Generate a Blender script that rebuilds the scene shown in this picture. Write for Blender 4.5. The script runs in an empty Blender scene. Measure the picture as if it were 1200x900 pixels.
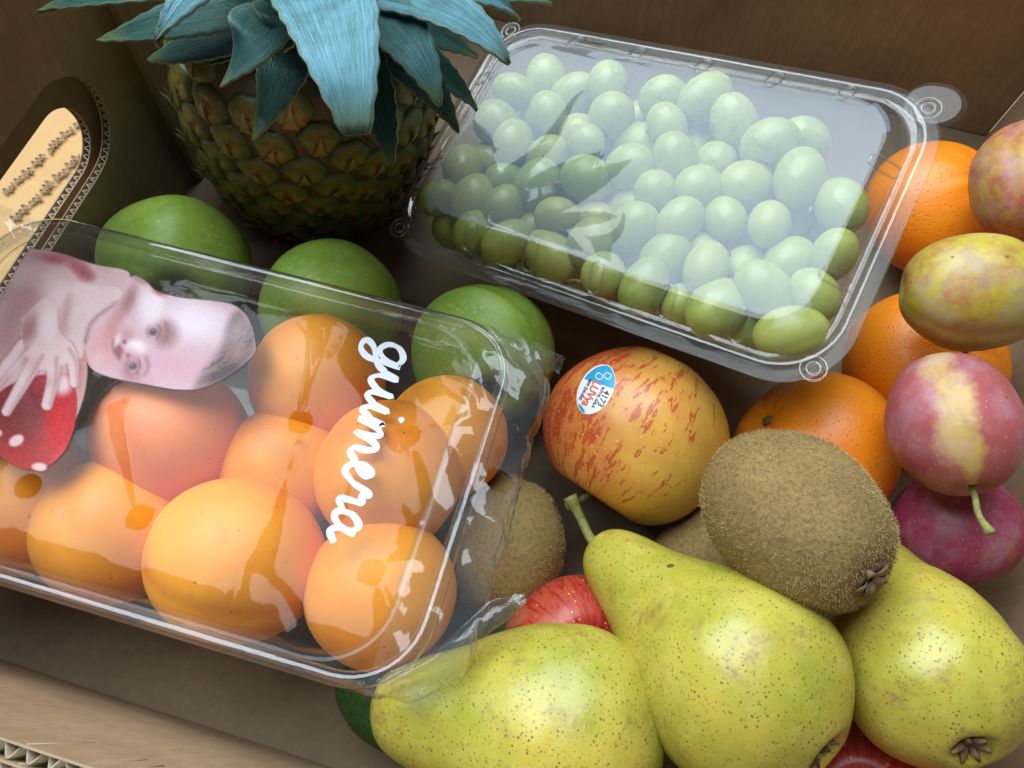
import bpy, math, random
import numpy as np
from mathutils import Vector, Matrix, noise
from mathutils.bvhtree import BVHTree

# ------------------------------------------------------------------ camera, light, exposure
SC = bpy.context.scene
COL = SC.collection
FPX = 900.0                                   # focal length for a 1200 px wide frame
CAM_H = 0.32                                  # lens height above the bottom of the box
YAW = math.radians(-16)
_down = np.array([-40 / FPX, -410 / FPX, -1.0]); _down /= np.linalg.norm(_down)
_up = -_down
_r = np.array([1.0, 0, 0]); _r -= _r.dot(_up) * _up; _r /= np.linalg.norm(_r)
_b = np.cross(_up, _r)
_X = math.cos(YAW) * _r + math.sin(YAW) * _b
RC = np.array([_X, np.cross(_up, _X), _up])   # camera axes -> world axes

cam_data = bpy.data.cameras.new('camera')
cam_data.lens = 27.0; cam_data.sensor_width = 36.0
cam_data.clip_start = 0.005; cam_data.clip_end = 50
cam = bpy.data.objects.new('camera', cam_data); COL.objects.link(cam)
M = Matrix([list(r) for r in RC]).to_4x4(); M.translation = (0, 0, CAM_H)
cam.matrix_world = M
SC.camera = cam

world = bpy.data.worlds.new('World'); SC.world = world; world.use_nodes = True
bg = world.node_tree.nodes['Background']
bg.inputs[0].default_value = (0.80, 0.88, 1.0, 1); bg.inputs[1].default_value = 0.10

ld = bpy.data.lights.new('window_light', 'AREA'); ld.shape = 'RECTANGLE'
ld.size = 1.7; ld.size_y = 1.45; ld.energy = 57; ld.color = (0.84, 0.93, 1.0)
lamp = bpy.data.objects.new('window_light', ld); COL.objects.link(lamp)
ldir = Vector((-0.40, 0.36, 0.83)).normalized()
lamp.location = Vector((-0.05, 0.15, 0.08)) + ldir * 1.5
lamp.rotation_euler = ldir.to_track_quat('Z', 'Y').to_euler()

SC.view_settings.view_transform = 'Standard'; SC.view_settings.look = 'None'
SC.view_settings.exposure = 0.12; SC.view_settings.gamma = 1.0
SC.render.engine = 'CYCLES'
cy = SC.cycles
cy.max_bounces = 12; cy.transparent_max_bounces = 32; cy.diffuse_bounces = 5; cy.glossy_bounces = 4
cy.transmission_bounces = 8; cy.caustics_reflective = False; cy.caustics_refractive = False
cy.use_denoising = True

# ------------------------------------------------------------------ helpers
def ray(px, py):
    return Vector(RC @ np.array([(px - 600) / FPX, -(py - 450) / FPX, -1.0]))
def at(px, py, z):                            # point at height z seen at that pixel of the photo
    v = ray(px, py); t = (z - CAM_H) / v.z
    return Vector((0, 0, CAM_H)) + v * t
def cv(x, y, z):                              # camera-space direction -> world
    return Vector(RC @ np.array([x, y, z], float)).normalized()
def basis(zaxis, xhint):
    z = zaxis.normalized(); x = (xhint - z * xhint.dot(z)).normalized(); y = z.cross(x)
    return Matrix(((x.x, y.x, z.x), (x.y, y.y, z.y), (x.z, y.z, z.z)))
def pose(loc, R3):
    m = R3.to_4x4(); m.translation = loc; return m
def obj(name, V, F, mat, parent=None, smooth=True):
    me = bpy.data.meshes.new(name)
    me.from_pydata([tuple(v) for v in V], [], [tuple(f) for f in F]); me.update()
    if smooth: me.polygons.foreach_set('use_smooth', [True] * len(me.polygons))
    if mat: me.materials.append(mat)
    o = bpy.data.objects.new(name, me); COL.objects.link(o)
    if parent: o.parent = parent
    return o
def empty(name, m=None):
    o = bpy.data.objects.new(name, None); COL.objects.link(o); o.empty_display_size = .01
    if m is not None: o.matrix_world = m
    return o
def tag(o, label=None, cat=None, group=None, kind=None):
    if label: o['label'] = label
    if cat: o['category'] = cat
    if group: o['group'] = group
    if kind: o['kind'] = kind
    return o
def nz(x, y, z, s=1.0): return noise.noise(Vector((x * s, y * s, z * s)))
def catmull(P, n):
    P = [np.array(p, float) for p in P]; Q = [2 * P[0] - P[1]] + P + [2 * P[-1] - P[-2]]
    out = []
    for i in range(1, len(Q) - 2):
        for k in range(n):
            t = k / n; a, b, c, d = Q[i - 1], Q[i], Q[i + 1], Q[i + 2]
            out.append(.5 * (2 * b + (c - a) * t + (2 * a - 5 * b + 4 * c - d) * t * t + (3 * b - a - 3 * c + d) * t ** 3))
    out.append(P[-1]); return out
def lathe(prof, n=56, disp=None):             # prof: (r,z) from top pole to bottom pole
    V, F = [], []
    rows = []
    for (r, z) in prof:
        if r < 1e-6:
            rows.append([len(V)]); V.append((0, 0, z))
        else:
            rows.append(list(range(len(V), len(V) + n)))
            for k in range(n):
                a = 2 * math.pi * k / n; V.append((r * math.cos(a), r * math.sin(a), z))
    for A, B in zip(rows[:-1], rows[1:]):
        if len(A) == 1: F += [(A[0], B[k], B[(k + 1) % n]) for k in range(n)]
        elif len(B) == 1: F += [(A[k], B[0], A[(k + 1) % n]) for k in range(n)]
        else: F += [(A[k], B[k], B[(k + 1) % n], A[(k + 1) % n]) for k in range(n)]
    if disp: V = [disp(*v) for v in V]
    return V, F
def tube(path, rad, n=10, cap=True):
    path = [Vector(p) for p in path]; V, F = [], []
    up = Vector((.3, .5, .8))
    for i, p in enumerate(path):
        t = (path[min(i + 1, len(path) - 1)] - path[max(i - 1, 0)]).normalized()
        x = up.cross(t)
        if x.length < 1e-4: x = Vector((1, 0, 0)).cross(t)
        x.normalize(); y = t.cross(x); up = y
        r = rad[i] if isinstance(rad, (list, tuple)) else rad
        for k in range(n):
            a = 2 * math.pi * k / n; V.append(p + x * (r * math.cos(a)) + y * (r * math.sin(a)))
    for i in range(len(path) - 1):
        for k in range(n):
            F.append((i * n + k, i * n + (k + 1) % n, (i + 1) * n + (k + 1) % n, (i + 1) * n + k))
    if cap:
        F.append(tuple(reversed(range(n)))); F.append(tuple(range((len(path) - 1) * n, len(path) * n)))
    return V, F
def box(x0, x1, y0, y1, z0, z1):
    V = [(x, y, z) for z in (z0, z1) for y in (y0, y1) for x in (x0, x1)]
    return V, [(0, 2, 3, 1), (4, 5, 7, 6), (0, 1, 5, 4), (2, 6, 7, 3), (0, 4, 6, 2), (1, 3, 7, 5)]
def join(*parts):
    V, F = [], []
    for v, f in parts:
        o = len(V); V += list(v); F += [tuple(i + o for i in q) for q in f]
    return V, F
def colattr(o, cols, name='Col'):
    a = o.data.color_attributes.new(name, 'FLOAT_COLOR', 'POINT')
    a.data.foreach_set('color', np.asarray(cols, np.float32).ravel())
def sstep(a, b, x):
    t = np.clip((x - a) / (b - a), 0, 1); return t * t * (3 - 2 * t)
def srgb(r, g, b):
    f = lambda c: (c / 255 / 12.92) if c <= 10 else ((c / 255 + .055) / 1.055) ** 2.4
    return (f(r), f(g), f(b))

# ------------------------------------------------------------------ materials
class MT:
    def __init__(s, name, rough=.5, color=(.5, .5, .5), spec=.5, **kw):
        s.m = bpy.data.materials.new(name); s.m.use_nodes = True
        s.nt = s.m.node_tree; s.n = s.nt.nodes; s.b = s.n['Principled BSDF']
        s.set('Roughness', rough); s.set('Base Color', (*color, 1)); s.set('Specular IOR Level', spec)
        for k, v in kw.items(): s.set(k.replace('_', ' '), v)
        s._tc = None
    def set(s, k, v):
        if hasattr(v, 'is_linked') or isinstance(v, bpy.types.NodeSocket): s.nt.links.new(v, s.b.inputs[k])
        else: s.b.inputs[k].default_value = v
    def new(s, t, **kw):
        n = s.n.new(t)
        for k, v in kw.items(): setattr(n, k, v)
        return n
    def link(s, a, b): s.nt.links.new(a, b)
    def co(s, which='Object'):
        if s._tc is None: s._tc = s.new('ShaderNodeTexCoord')
        return s._tc.outputs[which]
    def rnd(s):
        return s.new('ShaderNodeObjectInfo').outputs['Random']
    def shift(s, vec=None):                    # object coords shifted by the object's own random number
        vec = vec or s.co()
        a = s.new('ShaderNodeVectorMath', operation='ADD'); s.link(vec, a.inputs[0]); s.link(s.rnd(), a.inputs[1]); return a.outputs[0]
    def noise(s, scale, detail=3, rough=.5, vec=None, dist=0):
        n = s.new('ShaderNodeTexNoise'); s.link(vec or s.co(), n.inputs['Vector'])
        n.inputs['Scale'].default_value = scale; n.inputs['Detail'].default_value = detail
        n.inputs['Roughness'].default_value = rough; n.inputs['Distortion'].default_value = dist
        return n.outputs['Fac']
    def vor(s, scale, vec=None, out='Distance', feature='F1', rnd=1.0):
        n = s.new('ShaderNodeTexVoronoi', feature=feature); s.link(vec or s.co(), n.inputs['Vector'])
        n.inputs['Scale'].default_value = scale; n.inputs['Randomness'].default_value = rnd
        return n.outputs[out]
    def ramp(s, fac, stops, interp='LINEAR'):
        n = s.new('ShaderNodeValToRGB'); r = n.color_ramp; r.interpolation = interp
        while len(r.elements) > 1: r.elements.remove(r.elements[-1])
        for i, (p, c) in enumerate(stops):
            e = r.elements[0] if i == 0 else r.elements.new(p)
            e.position = p; e.color = (c, c, c, 1) if not hasattr(c, '__len__') else (*c, 1)
        s.link(fac, n.inputs[0]); return n.outputs[0]
    def mix(s, fac, a, b, mode='MIX'):
        n = s.new('ShaderNodeMix', data_type='RGBA', blend_type=mode)
        for v, i in ((fac, 0), (a, 6), (b, 7)):
            if isinstance(v, bpy.types.NodeSocket): s.link(v, n.inputs[i])
            else: n.inputs[i].default_value = v if i == 0 else (*v, 1)
        return n.outputs[2]
    def math(s, op, a, b=0.0, c=None):
        n = s.new('ShaderNodeMath', operation=op)
        for i, v in enumerate((a, b) if c is None else (a, b, c)):
            if isinstance(v, bpy.types.NodeSocket): s.link(v, n.inputs[i])
            else: n.inputs[i].default_value = v
        return n.outputs[0]
    def xyz(s, vec=None):
        n = s.new('ShaderNodeSeparateXYZ'); s.link(vec or s.co(), n.inputs[0]); return n.outputs
    def comb(s, x, y, z):
        n = s.new('ShaderNodeCombineXYZ')
        for i, v in enumerate((x, y, z)):
            if isinstance(v, bpy.types.NodeSocket): s.link(v, n.inputs[i])
            else: n.inputs[i].default_value = v
        return n.outputs[0]
    def bump(s, h, strength=.3, dist=.001):
        n = s.new('ShaderNodeBump'); n.inputs['Strength'].default_value = strength; n.inputs['Distance'].default_value = dist
        s.link(h, n.inputs['Height']); s.link(n.outputs[0], s.b.inputs['Normal']); return n.outputs[0]
    def attr(s, name='Col'):
        n = s.new('ShaderNodeAttribute', attribute_name=name); return n.outputs

def cardboard(name, base, light, lines='y'):
    t = MT(name, .85, spec=.2)
    x = t.xyz()
    st = t.comb(t.math('MULTIPLY', x[0], 1.0), t.math('MULTIPLY', x[1], 1.0), t.math('MULTIPLY', x[2], .25))
    fib = t.noise(500, 4, .7, st); big = t.noise(22, 4, .6)
    wv = t.new('ShaderNodeTexWave', wave_type='BANDS'); wv.bands_direction = 'X' if lines == 'x' else 'Y'
    wv.inputs['Scale'].default_value = 48; wv.inputs['Distortion'].default_value = 1.2; t.link(t.co(), wv.inputs['Vector'])
    c = t.mix(t.ramp(big, [(.3, 0), (.7, 1)]), base, light)
    c = t.mix(t.math('MULTIPLY', t.ramp(fib, [(.35, 0), (.75, 1)]), .35), c, tuple(v * .62 for v in base))
    t.set('Base Color', c)
    h = t.math('ADD', t.math('MULTIPLY', wv.outputs['Fac'], .5), t.math('MULTIPLY', fib, .6))
    t.bump(h, .22, .0006)
    return t.m
M_card = cardboard('cardboard', (.31, .21, .122), (.44, .305, .185), 'y')
M_cardx = cardboard('cardboard_long_side', (.32, .22, .128), (.47, .335, .205), 'x')
def cutedge():
    t = MT('cut_cardboard_edge', .9, spec=.1)
    t.set('Base Color', t.mix(t.noise(900, 3), (.55, .47, .36), (.33, .25, .17))); return t.m
M_cut = cutedge()

def clear_plastic(name, tint=(.97, .98, .97), rough=.04, haze=.0, hazecol=(.8, .82, .85), bump=None, ior=1.5, boost=1.0):
    t = MT(name); nt = t.nt
    t.n.remove(t.b); out = t.n['Material Output']
    tr = t.new('ShaderNodeBsdfTransparent'); tr.inputs[0].default_value = (*tint, 1)
    gl = t.new('ShaderNodeBsdfGlossy'); gl.inputs['Roughness'].default_value = rough
    fr = t.new('ShaderNodeFresnel'); fr.inputs[0].default_value = ior
    if bump:
        bn = t.new('ShaderNodeBump'); bn.inputs['Strength'].default_value = bump[1]; bn.inputs['Distance'].default_value = .001
        t.link(t.noise(bump[0], 3, .55), bn.inputs['Height'])
        t.link(bn.outputs[0], gl.inputs['Normal']); t.link(bn.outputs[0], fr.inputs['Normal'])
    # a thin sheet has two faces, so it mirrors about twice what one face does
    geo = t.new('ShaderNodeNewGeometry')
    one = t.math('MULTIPLY', fr.outputs[0], 1.8 * boost)
    fac = t.math('MINIMUM', one, .9)
    # inside-facing side of the same sheet: use a plain schlick value so that both sides mirror alike
    lw = t.new('ShaderNodeLayerWeight'); lw.inputs[0].default_value = .5
    if bump: t.link(bn.outputs[0], lw.inputs['Normal'])
    f5 = t.math('POWER', lw.outputs['Facing'], 4.0)
    fac = t.math('MINIMUM', t.math('MULTIPLY', t.math('ADD', t.math('MULTIPLY', f5, .9), .045), 1.8 * boost), .85)
    mx = t.new('ShaderNodeMixShader'); t.link(fac, mx.inputs[0]); t.link(tr.outputs[0], mx.inputs[1]); t.link(gl.outputs[0], mx.inputs[2])
    res = mx.outputs[0]
    if haze > 0:
        df = t.new('ShaderNodeBsdfDiffuse'); df.inputs[0].default_value = (*hazecol, 1)
        m2 = t.new('ShaderNodeMixShader'); m2.inputs[0].default_value = haze
        t.link(res, m2.inputs[1]); t.link(df.outputs[0], m2.inputs[2]); res = m2.outputs[0]
    t.link(res, out.inputs[0]); return t.m
M_lid = clear_plastic('clear_lid_plastic', rough=.02, haze=.03, hazecol=(.72, .80, .88), bump=(26, .08), boost=.46)
M_fog = clear_plastic('fogged_lid_panel', rough=.025, haze=.22, hazecol=(.50, .64, .76), bump=(26, .08), boost=.50)
M_tray = clear_plastic('clear_tray_plastic', rough=.06, haze=.02, bump=(60, .2), boost=.36)
M_rim = clear_plastic('clear_rim_plastic', tint=(.90, .92, .91), rough=.05, haze=.03, bump=(120, .15), boost=1.0)
M_film = clear_plastic('clear_film', tint=(.985, .985, .985), rough=.05, haze=.012, bump=(210, .07), boost=.22)
M_crinkle = clear_plastic('crinkled_film', tint=(.95, .96, .96), rough=.06, haze=.045, hazecol=(.8, .84, .9), bump=(90, .15), boost=.62)
M_white = MT('white_print', .5, (.74, .77, .85)).m

def pear_mat():
    t = MT('pear_skin', .36, spec=.5); v = t.shift()
    big = t.noise(38, 4, .55, v); mid = t.noise(120, 4, .6, v)
    c = t.mix(t.ramp(big, [(.33, 0), (.66, 1)]), (.54, .44, .065), (.35, .36, .038))
    c = t.mix(t.math('MULTIPLY', t.ramp(mid, [(.45, 0), (.75, 1)]), .32), c, (.66, .58, .16))
    z = t.xyz()[2]
    c = t.mix(t.ramp(t.math('ADD', t.math('MULTIPLY', z, -14), t.math('MULTIPLY', big, .5)), [(.55, 0), (.95, .75)]), c, (.52, .36, .05))
    def lent(sc, lo, var, op):
        d = t.vor(sc, v); cc = t.xyz(t.vor(sc, v, 'Color'))
        e = t.math('SUBTRACT', d, t.math('MULTIPLY_ADD', cc[0], var, lo))
        return t.math('MULTIPLY', t.ramp(t.math('ADD', e, .5), [(.46, 1), (.56, 0)]), t.math('MULTIPLY', cc[1], op))
    dots = t.math('MAXIMUM', lent(900, .09, .28, 1.3), lent(520, -.04, .28, 1.2))
    dots = t.math('MULTIPLY', dots, t.ramp(t.noise(60, 3, .6, v), [(.32, .5), (.58, 1)]))
    c = t.mix(t.math('MINIMUM', dots, .95), c, (.21, .135, .03))
    rus = t.ramp(t.noise(55, 6, .72, v, .6), [(.54, 0), (.66, .8)])
    c = t.mix(t.math('MULTIPLY', rus, t.ramp(t.noise(500, 2, .5, v), [(.35, .3), (.6, 1)])), c, (.30, .19, .055))
    sp = t.vor(70, v); sc = t.xyz(t.vor(70, v, 'Color'))
    scar = t.math('MULTIPLY', t.math('LESS_THAN', sp, .09), t.math('GREATER_THAN', sc[1], .72))
    c = t.mix(scar, c, (.13, .08, .03))
    t.set('Base Color', c); t.set('Roughness', t.ramp(mid, [(.3, .24), (.7, .38)]))
    t.set('Subsurface Weight', .08); t.b.inputs['Subsurface Radius'].default_value = (.004, .004, .001); t.b.inputs['Subsurface Scale'].default_value = 1
    t.bump(t.math('ADD', t.math('MULTIPLY', t.noise(260, 3, .5, v), .8), t.math('MULTIPLY', dots, -.4)), .22, .0008)
    return t.m
def gala_mat(name, red, yellow, bias):
    t = MT(name, .34, spec=.5); x = t.xyz(); v = t.shift()
    ang = t.math('ARCTAN2', x[1], x[0])
    cs, sn = t.math('COSINE', ang), t.math('SINE', ang)
    st = t.comb(t.math('MULTIPLY', cs, 1.0), t.math('MULTIPLY', sn, 1.0), t.math('MULTIPLY', x[2], 9.0))
    s1 = t.noise(11, 4, .65, st, .25); s2 = t.noise(30, 3, .6, st)
    side = t.math('MULTIPLY_ADD', x[0], 12.0 * bias, .46 if bias else .75)   # red cheek on local +X
    blush = t.math('ADD', side, t.math('MULTIPLY', t.math('SUBTRACT', t.noise(45, 4, .6, v), .5), 1.0))
    base = t.mix(t.ramp(blush, [(.24, 0), (.90, .88)]), yellow, red)
    m = t.math('ADD', t.math('MULTIPLY', t.math('ADD', s1, t.math('MULTIPLY', s2, .5)), 1.0), t.math('MULTIPLY', blush, .30))
    c = t.mix(t.ramp(m, [(.99, 0), (1.16, .75)]), base, tuple(q * w for q, w in zip(red, (.80, .42, .55))))
    fl = t.ramp(t.noise(900, 2, .5, v), [(.56, 0), (.66, .5)])
    c = t.mix(fl, c, tuple(.5 * a + .5 * b for a, b in zip(red, yellow)))
    dt = t.math('LESS_THAN', t.vor(260, v), .12)
    c = t.mix(t.math('MULTIPLY', dt, .5), c, (.80, .58, .25))
    t.set('Base Color', c); t.bump(t.noise(180, 3, .5, v), .12, .0006)
    t.set('Roughness', t.ramp(t.noise(140, 3, .5, v), [(.3, .28), (.7, .42)]))
    return t.m
def green_apple_mat():
    t = MT('green_apple_skin', .44, spec=.4); v = t.shift()
    c = t.mix(t.ramp(t.noise(40, 4, .6, v), [(.3, 0), (.7, 1)]), (.165, .30, .026), (.29, .43, .055))
    d = t.vor(330, v); cc = t.xyz(t.vor(330, v, 'Color'))
    dots = t.math('MULTIPLY', t.math('LESS_THAN', d, t.math('MULTIPLY', cc[0], .22)), .6)
    c = t.mix(dots, c, (.45, .58, .22))
    c = t.mix(t.ramp(t.noise(330, 5, .7, v), [(.42, 0), (.7, .5)]), c, (.36, .47, .13))
    c = t.mix(t.ramp(t.noise(28, 5, .65, v), [(.6, 0), (.75, .5)]), c, (.42, .42, .10))
    t.set('Base Color', c); t.bump(t.noise(220, 3, .5, v), .14, .0006); return t.m
def orange_mat():
    t = MT('mandarin_peel', .40, spec=.5); v = t.shift()
    c = t.mix(t.ramp(t.noise(35, 3, .5, v), [(.3, 0), (.7, 1)]), (.78, .195, .005), (.86, .27, .008))
    d = t.vor(520, v)
    c = t.mix(t.math('MULTIPLY', t.math('LESS_THAN', d, .20), .45), c, (.50, .11, .004))
    t.set('Base Color', c)
    h = t.math('ADD', t.ramp(d, [(0, 0), (.35, 1)]), t.math('MULTIPLY', t.noise(110, 2, .5, v), 1.2))
    t.bump(h, .30, .0006); t.set('Subsurface Weight', .1); t.b.inputs['Subsurface Radius'].default_value = (.005, .002, .0005); t.b.inputs['Subsurface Scale'].default_value = 1
    return t.m
def plum_mat(name, red, yellow, cut, stripe):
    t = MT(name, .38, spec=.45); x = t.xyz(); v = t.shift()
    n1 = t.noise(60, 4, .6, v); n2 = t.noise(260, 4, .6, v)
    f = t.math('ADD', n1, t.math('MULTIPLY', t.math('SUBTRACT', n2, .5), .45))
    if stripe:                                 # paler band along the seam (local +X side)
        ang = t.math('ABSOLUTE', t.math('ARCTAN2', x[1], x[0]))
        f = t.math('SUBTRACT', f, t.math('MULTIPLY', t.ramp(ang, [(.0, 1), (.62, 0)]), stripe))
    c = t.mix(t.ramp(f, [(cut - .13, 0), (cut + .13, 1)]), yellow, red)
    c = t.mix(t.math('MULTIPLY', t.ramp(t.noise(95, 5, .65, v), [(.5, 0), (.72, 1)]), .55), c, tuple(q * .55 for q in red))
    bloom_or_sky = t.math('MULTIPLY', t.ramp(t.noise(75, 4, .6, v), [(.45, 0), (.7, 1)]), .34)  # the plum's own waxy bloom
    c = t.mix(bloom_or_sky, c, (.50, .36, .47))
    dt = t.math('MULTIPLY', t.math('LESS_THAN', t.vor(400, v), .13), .35)
    c = t.mix(dt, c, (.62, .45, .25))
    sc = t.math('MULTIPLY', t.math('LESS_THAN', t.vor(95, v), .06), .8)
    c = t.mix(sc, c, (.16, .05, .03))
    t.set('Base Color', c); t.set('Roughness', t.ramp(n1, [(.3, .30), (.7, .52)])); t.bump(n2, .10, .0006)
    return t.m
def apricot_mat(name, a, b):
    t = MT(name, .48, spec=.35); v = t.shift()
    c = t.mix(t.ramp(t.noise(32, 4, .55, v), [(.3, 0), (.7, 1)]), a, b)
    c = t.mix(t.ramp(t.noise(22, 4, .6, v), [(.52, 0), (.75, .6)]), c, (.72, .13, .02))
    c = t.mix(t.ramp(t.noise(340, 4, .65, v), [(.5, 0), (.75, .3)]), c, (.62, .19, .02))
    c = t.mix(t.ramp(t.noise(70, 5, .65, v), [(.62, 0), (.72, .45)]), c, (.42, .13, .02))
    d = t.math('MULTIPLY', t.math('LESS_THAN', t.vor(240, v), .10), t.math('GREATER_THAN', t.xyz(t.vor(240, v, 'Color'))[0], .6))
    c = t.mix(d, c, (.30, .09, .02))
    t.set('Base Color', c); t.set('Sheen Weight', .03); t.set('Sheen Roughness', .4)
    t.bump(t.noise(900, 2, .5, v), .10, .0004)
    t.set('Subsurface Weight', .12); t.b.inputs['Subsurface Radius'].default_value = (.006, .003, .001); t.b.inputs['Subsurface Scale'].default_value = 1
    return t.m
def kiwi_mat():
    t = MT('kiwi_skin', .8, spec=.2); v = t.shift()
    c = t.mix(t.ramp(t.noise(45, 4, .6, v), [(.3, 0), (.7, 1)]), (.235, .155, .055), (.34, .235, .09))
    c = t.mix(t.ramp(t.noise(700, 3, .6, v), [(.45, 0), (.7, .6)]), c, (.12, .075, .03))
    t.set('Base Color', c); t.bump(t.noise(500, 4, .6, v), .5, .0008); return t.m
def hair_mat():
    t = MT('kiwi_fuzz', .7, spec=.3)
    t.set('Base Color', t.mix(t.noise(120, 3), (.36, .25, .10), (.52, .385, .18))); return t.m
def grape_mat():
    t = MT('grape_skin', .28, spec=.5); v = t.shift()
    c = t.mix(t.ramp(t.noise(1.4, 4, .6, v), [(.3, 0), (.7, 1)]), (.22, .31, .045), (.37, .42, .09))
    c = t.mix(t.math('MULTIPLY', t.rnd(), .55), c, (.50, .47, .11))
    c = t.mix(t.ramp(t.noise(5.5, 6, .72, v), [(.60, 0), (.70, .5)]), c, (.30, .22, .06))
    c = t.mix(t.ramp(t.noise(2.2, 3, .6, v), [(.5, 0), (.75, .3)]), c, (.44, .52, .28))
    c = t.mix(t.ramp(t.xyz()[2], [(1.06, 0), (1.075, .9)]), c, (.12, .07, .03))
    t.set('Base Color', c); t.set('Subsurface Weight', .25)
    t.b.inputs['Subsurface Radius'].default_value = (.006, .008, .002); t.b.inputs['Subsurface Scale'].default_value = 1
    t.set('Roughness', t.ramp(t.noise(1.8, 3, .5, v), [(.35, .2), (.65, .48)]))
    return t.m
def stem_mat(name, a, b, rough=.7):
    t = MT(name, rough, spec=.3); n = t.noise(420, 4, .6)
    t.set('Base Color', t.mix(t.ramp(n, [(.35, 0), (.65, 1)]), a, b)); t.bump(n, .5, .0006); return t.m
M_pear = pear_mat()
M_gala = gala_mat('striped_apple_skin', (.56, .095, .035), (.80, .51, .085), 1.0)
M_red = gala_mat('red_apple_skin', (.40, .022, .022), (.52, .13, .05), 0)
M_gapple = green_apple_mat(); M_orange = orange_mat()
M_plum_y = plum_mat('yellow_plum_skin', (.42, .16, .06), (.50, .40, .045), .60, 0)
M_plum_p = plum_mat('pink_plum_skin', (.38, .088, .085), (.52, .33, .09), .24, .47)
M_plum_m = plum_mat('magenta_plum_skin', (.30, .035, .085), (.40, .14, .07), .36, 0)
M_plum_r = plum_mat('red_yellow_plum_skin', (.36, .07, .07), (.48, .27, .05), .52, 0)
M_apr = apricot_mat('apricot_skin', (.82, .255, .012), (.86, .37, .028))
M_aprp = apricot_mat('blushed_apricot_skin', (.80, .20, .065), (.84, .28, .08))
M_kiwi = kiwi_mat(); M_hair = hair_mat(); M_grape = grape_mat()
M_stem_g = stem_mat('green_stem', (.30, .31, .08), (.20, .18, .06))
M_stem_b = stem_mat('brown_stem', (.16, .095, .045), (.26, .17, .08))
M_dry = stem_mat('dry_calyx', (.10, .06, .03), (.24, .16, .09), .9)
M_lime = stem_mat('dark_green_peel', (.020, .055, .012), (.035, .09, .02), .4)

# ------------------------------------------------------------------ table and cardboard box
XL, XR, YF, YB, HB = -.215, .182, -.0255, .366, .154
t_ = MT('table_wood', .5); t_.set('Base Color', t_.mix(t_.noise(9, 5, .6, t_.comb(t_.xyz()[0], t_.math('MULTIPLY', t_.xyz()[1], 12), 0)), (.30, .19, .10), (.42, .29, .17)))
tag(obj('table', *box(-.75, .75, -.55, .85, -.05, -.012), t_.m, smooth=False), kind='structure')

bx = empty('cardboard_box', Matrix.Translation((0, 0, -.012)))
tag(bx, 'open brown corrugated cardboard box with a handle hole holding all the fruit', 'cardboard box')
DZ = .012
def card(name, V, F, mat, parent=bx, smooth=False):
    return obj(name, [(v[0], v[1], v[2] + DZ) for v in V], F, mat, parent, smooth)
def wavy_sheet(axis, a0, a1, b0, b1, c, amp, seed, na=40, nb=16, th=.005):
    V, F = [], []                              # slightly bowed cardboard panel with two faces
    for side in (0, 1):
        for j in range(nb + 1):
            for i in range(na + 1):
                a = a0 + (a1 - a0) * i / na; b = b0 + (b1 - b0) * j / nb
                d = amp * (nz(a, b, seed, 9) + .5 * nz(a, b, seed + 3, 25)) * math.sin(math.pi * i / na) ** .5
                p = {'y': (a, c + d + side * th, b), 'x': (c + d + side * th, a, b), 'z': (a, b, c + d - side * th)}[axis]
                V.append(p)
    N = (na + 1) * (nb + 1)
    for s in (0, 1):
        for j in range(nb):
            for i in range(na):
                q = [s * N + j * (na + 1) + i, s * N + j * (na + 1) + i + 1, s * N + (j + 1) * (na + 1) + i + 1, s * N + (j + 1) * (na + 1) + i]
                F.append(tuple(q if s else reversed(q)))
    ed = [j * (na + 1) for j in range(nb + 1)], [j * (na + 1) + na for j in range(nb + 1)], list(range(na + 1)), [nb * (na + 1) + i for i in range(na + 1)]
    for e in ed:
        for p, q in zip(e[:-1], e[1:]): F.append((p, q, q + N, p + N))
    return V, F
M_floor = cardboard('shaded_floor_cardboard', (.19, .135, .085), (.25, .18, .115), 'y')  # grey-brown board, coloured darker than the walls to carry shade
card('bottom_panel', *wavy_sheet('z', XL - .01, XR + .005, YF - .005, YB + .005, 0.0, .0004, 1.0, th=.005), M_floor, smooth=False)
card('back_wall', *wavy_sheet('y', XL, XR, .0006, HB, YB, .0016, 5.0), M_cardx, smooth=False)
card('right_wall', *wavy_sheet('x', YF + .006, YB - .001, .0006, HB, XR, .0016, 9.0), M_card, smooth=False)
# front wall: double-wall board whose cut top edge shows two rows of fluting
fw_parts = []
for k, y in enumerate((YF, YF - .0034, YF - .0068)):
    fw_parts.append(wavy_sheet('y', XL, XR, .0006, HB, y - .0005, .0006, 13.0, th=.0005))
fw = card('front_wall', *join(*fw_parts), M_cardx)
def flute_y(yc, amp, x0, x1, lam, top, seed):
    V, F = [], []; n = int((x1 - x0) / lam * 10)
    for i in range(n + 1):
        x = x0 + (x1 - x0) * i / n
        y = yc + amp * (1 + .35 * nz(x, seed, 8, 140)) * math.sin(2 * math.pi * x / lam + 2.2 * nz(x, seed, 0, 75)) + .0004 * nz(x, seed, 5, 120)
        for z in (top - .03, top - .0006 + .0011 * nz(x, seed, 2, 260)): V.append((x, y, z))
    for i in range(n): F.append((2 * i, 2 * i + 2, 2 * i + 3, 2 * i + 1))
    return V, F
for k, yc in enumerate((YF - .0020, YF - .0054)):
    o = card('fluting', *flute_y(yc, .00135, XL, XR, .0042, HB - .0006, k * 7.3), M_cut, fw, True)
    md = o.modifiers.new('thick', 'SOLIDIFY'); md.thickness = .0004
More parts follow.
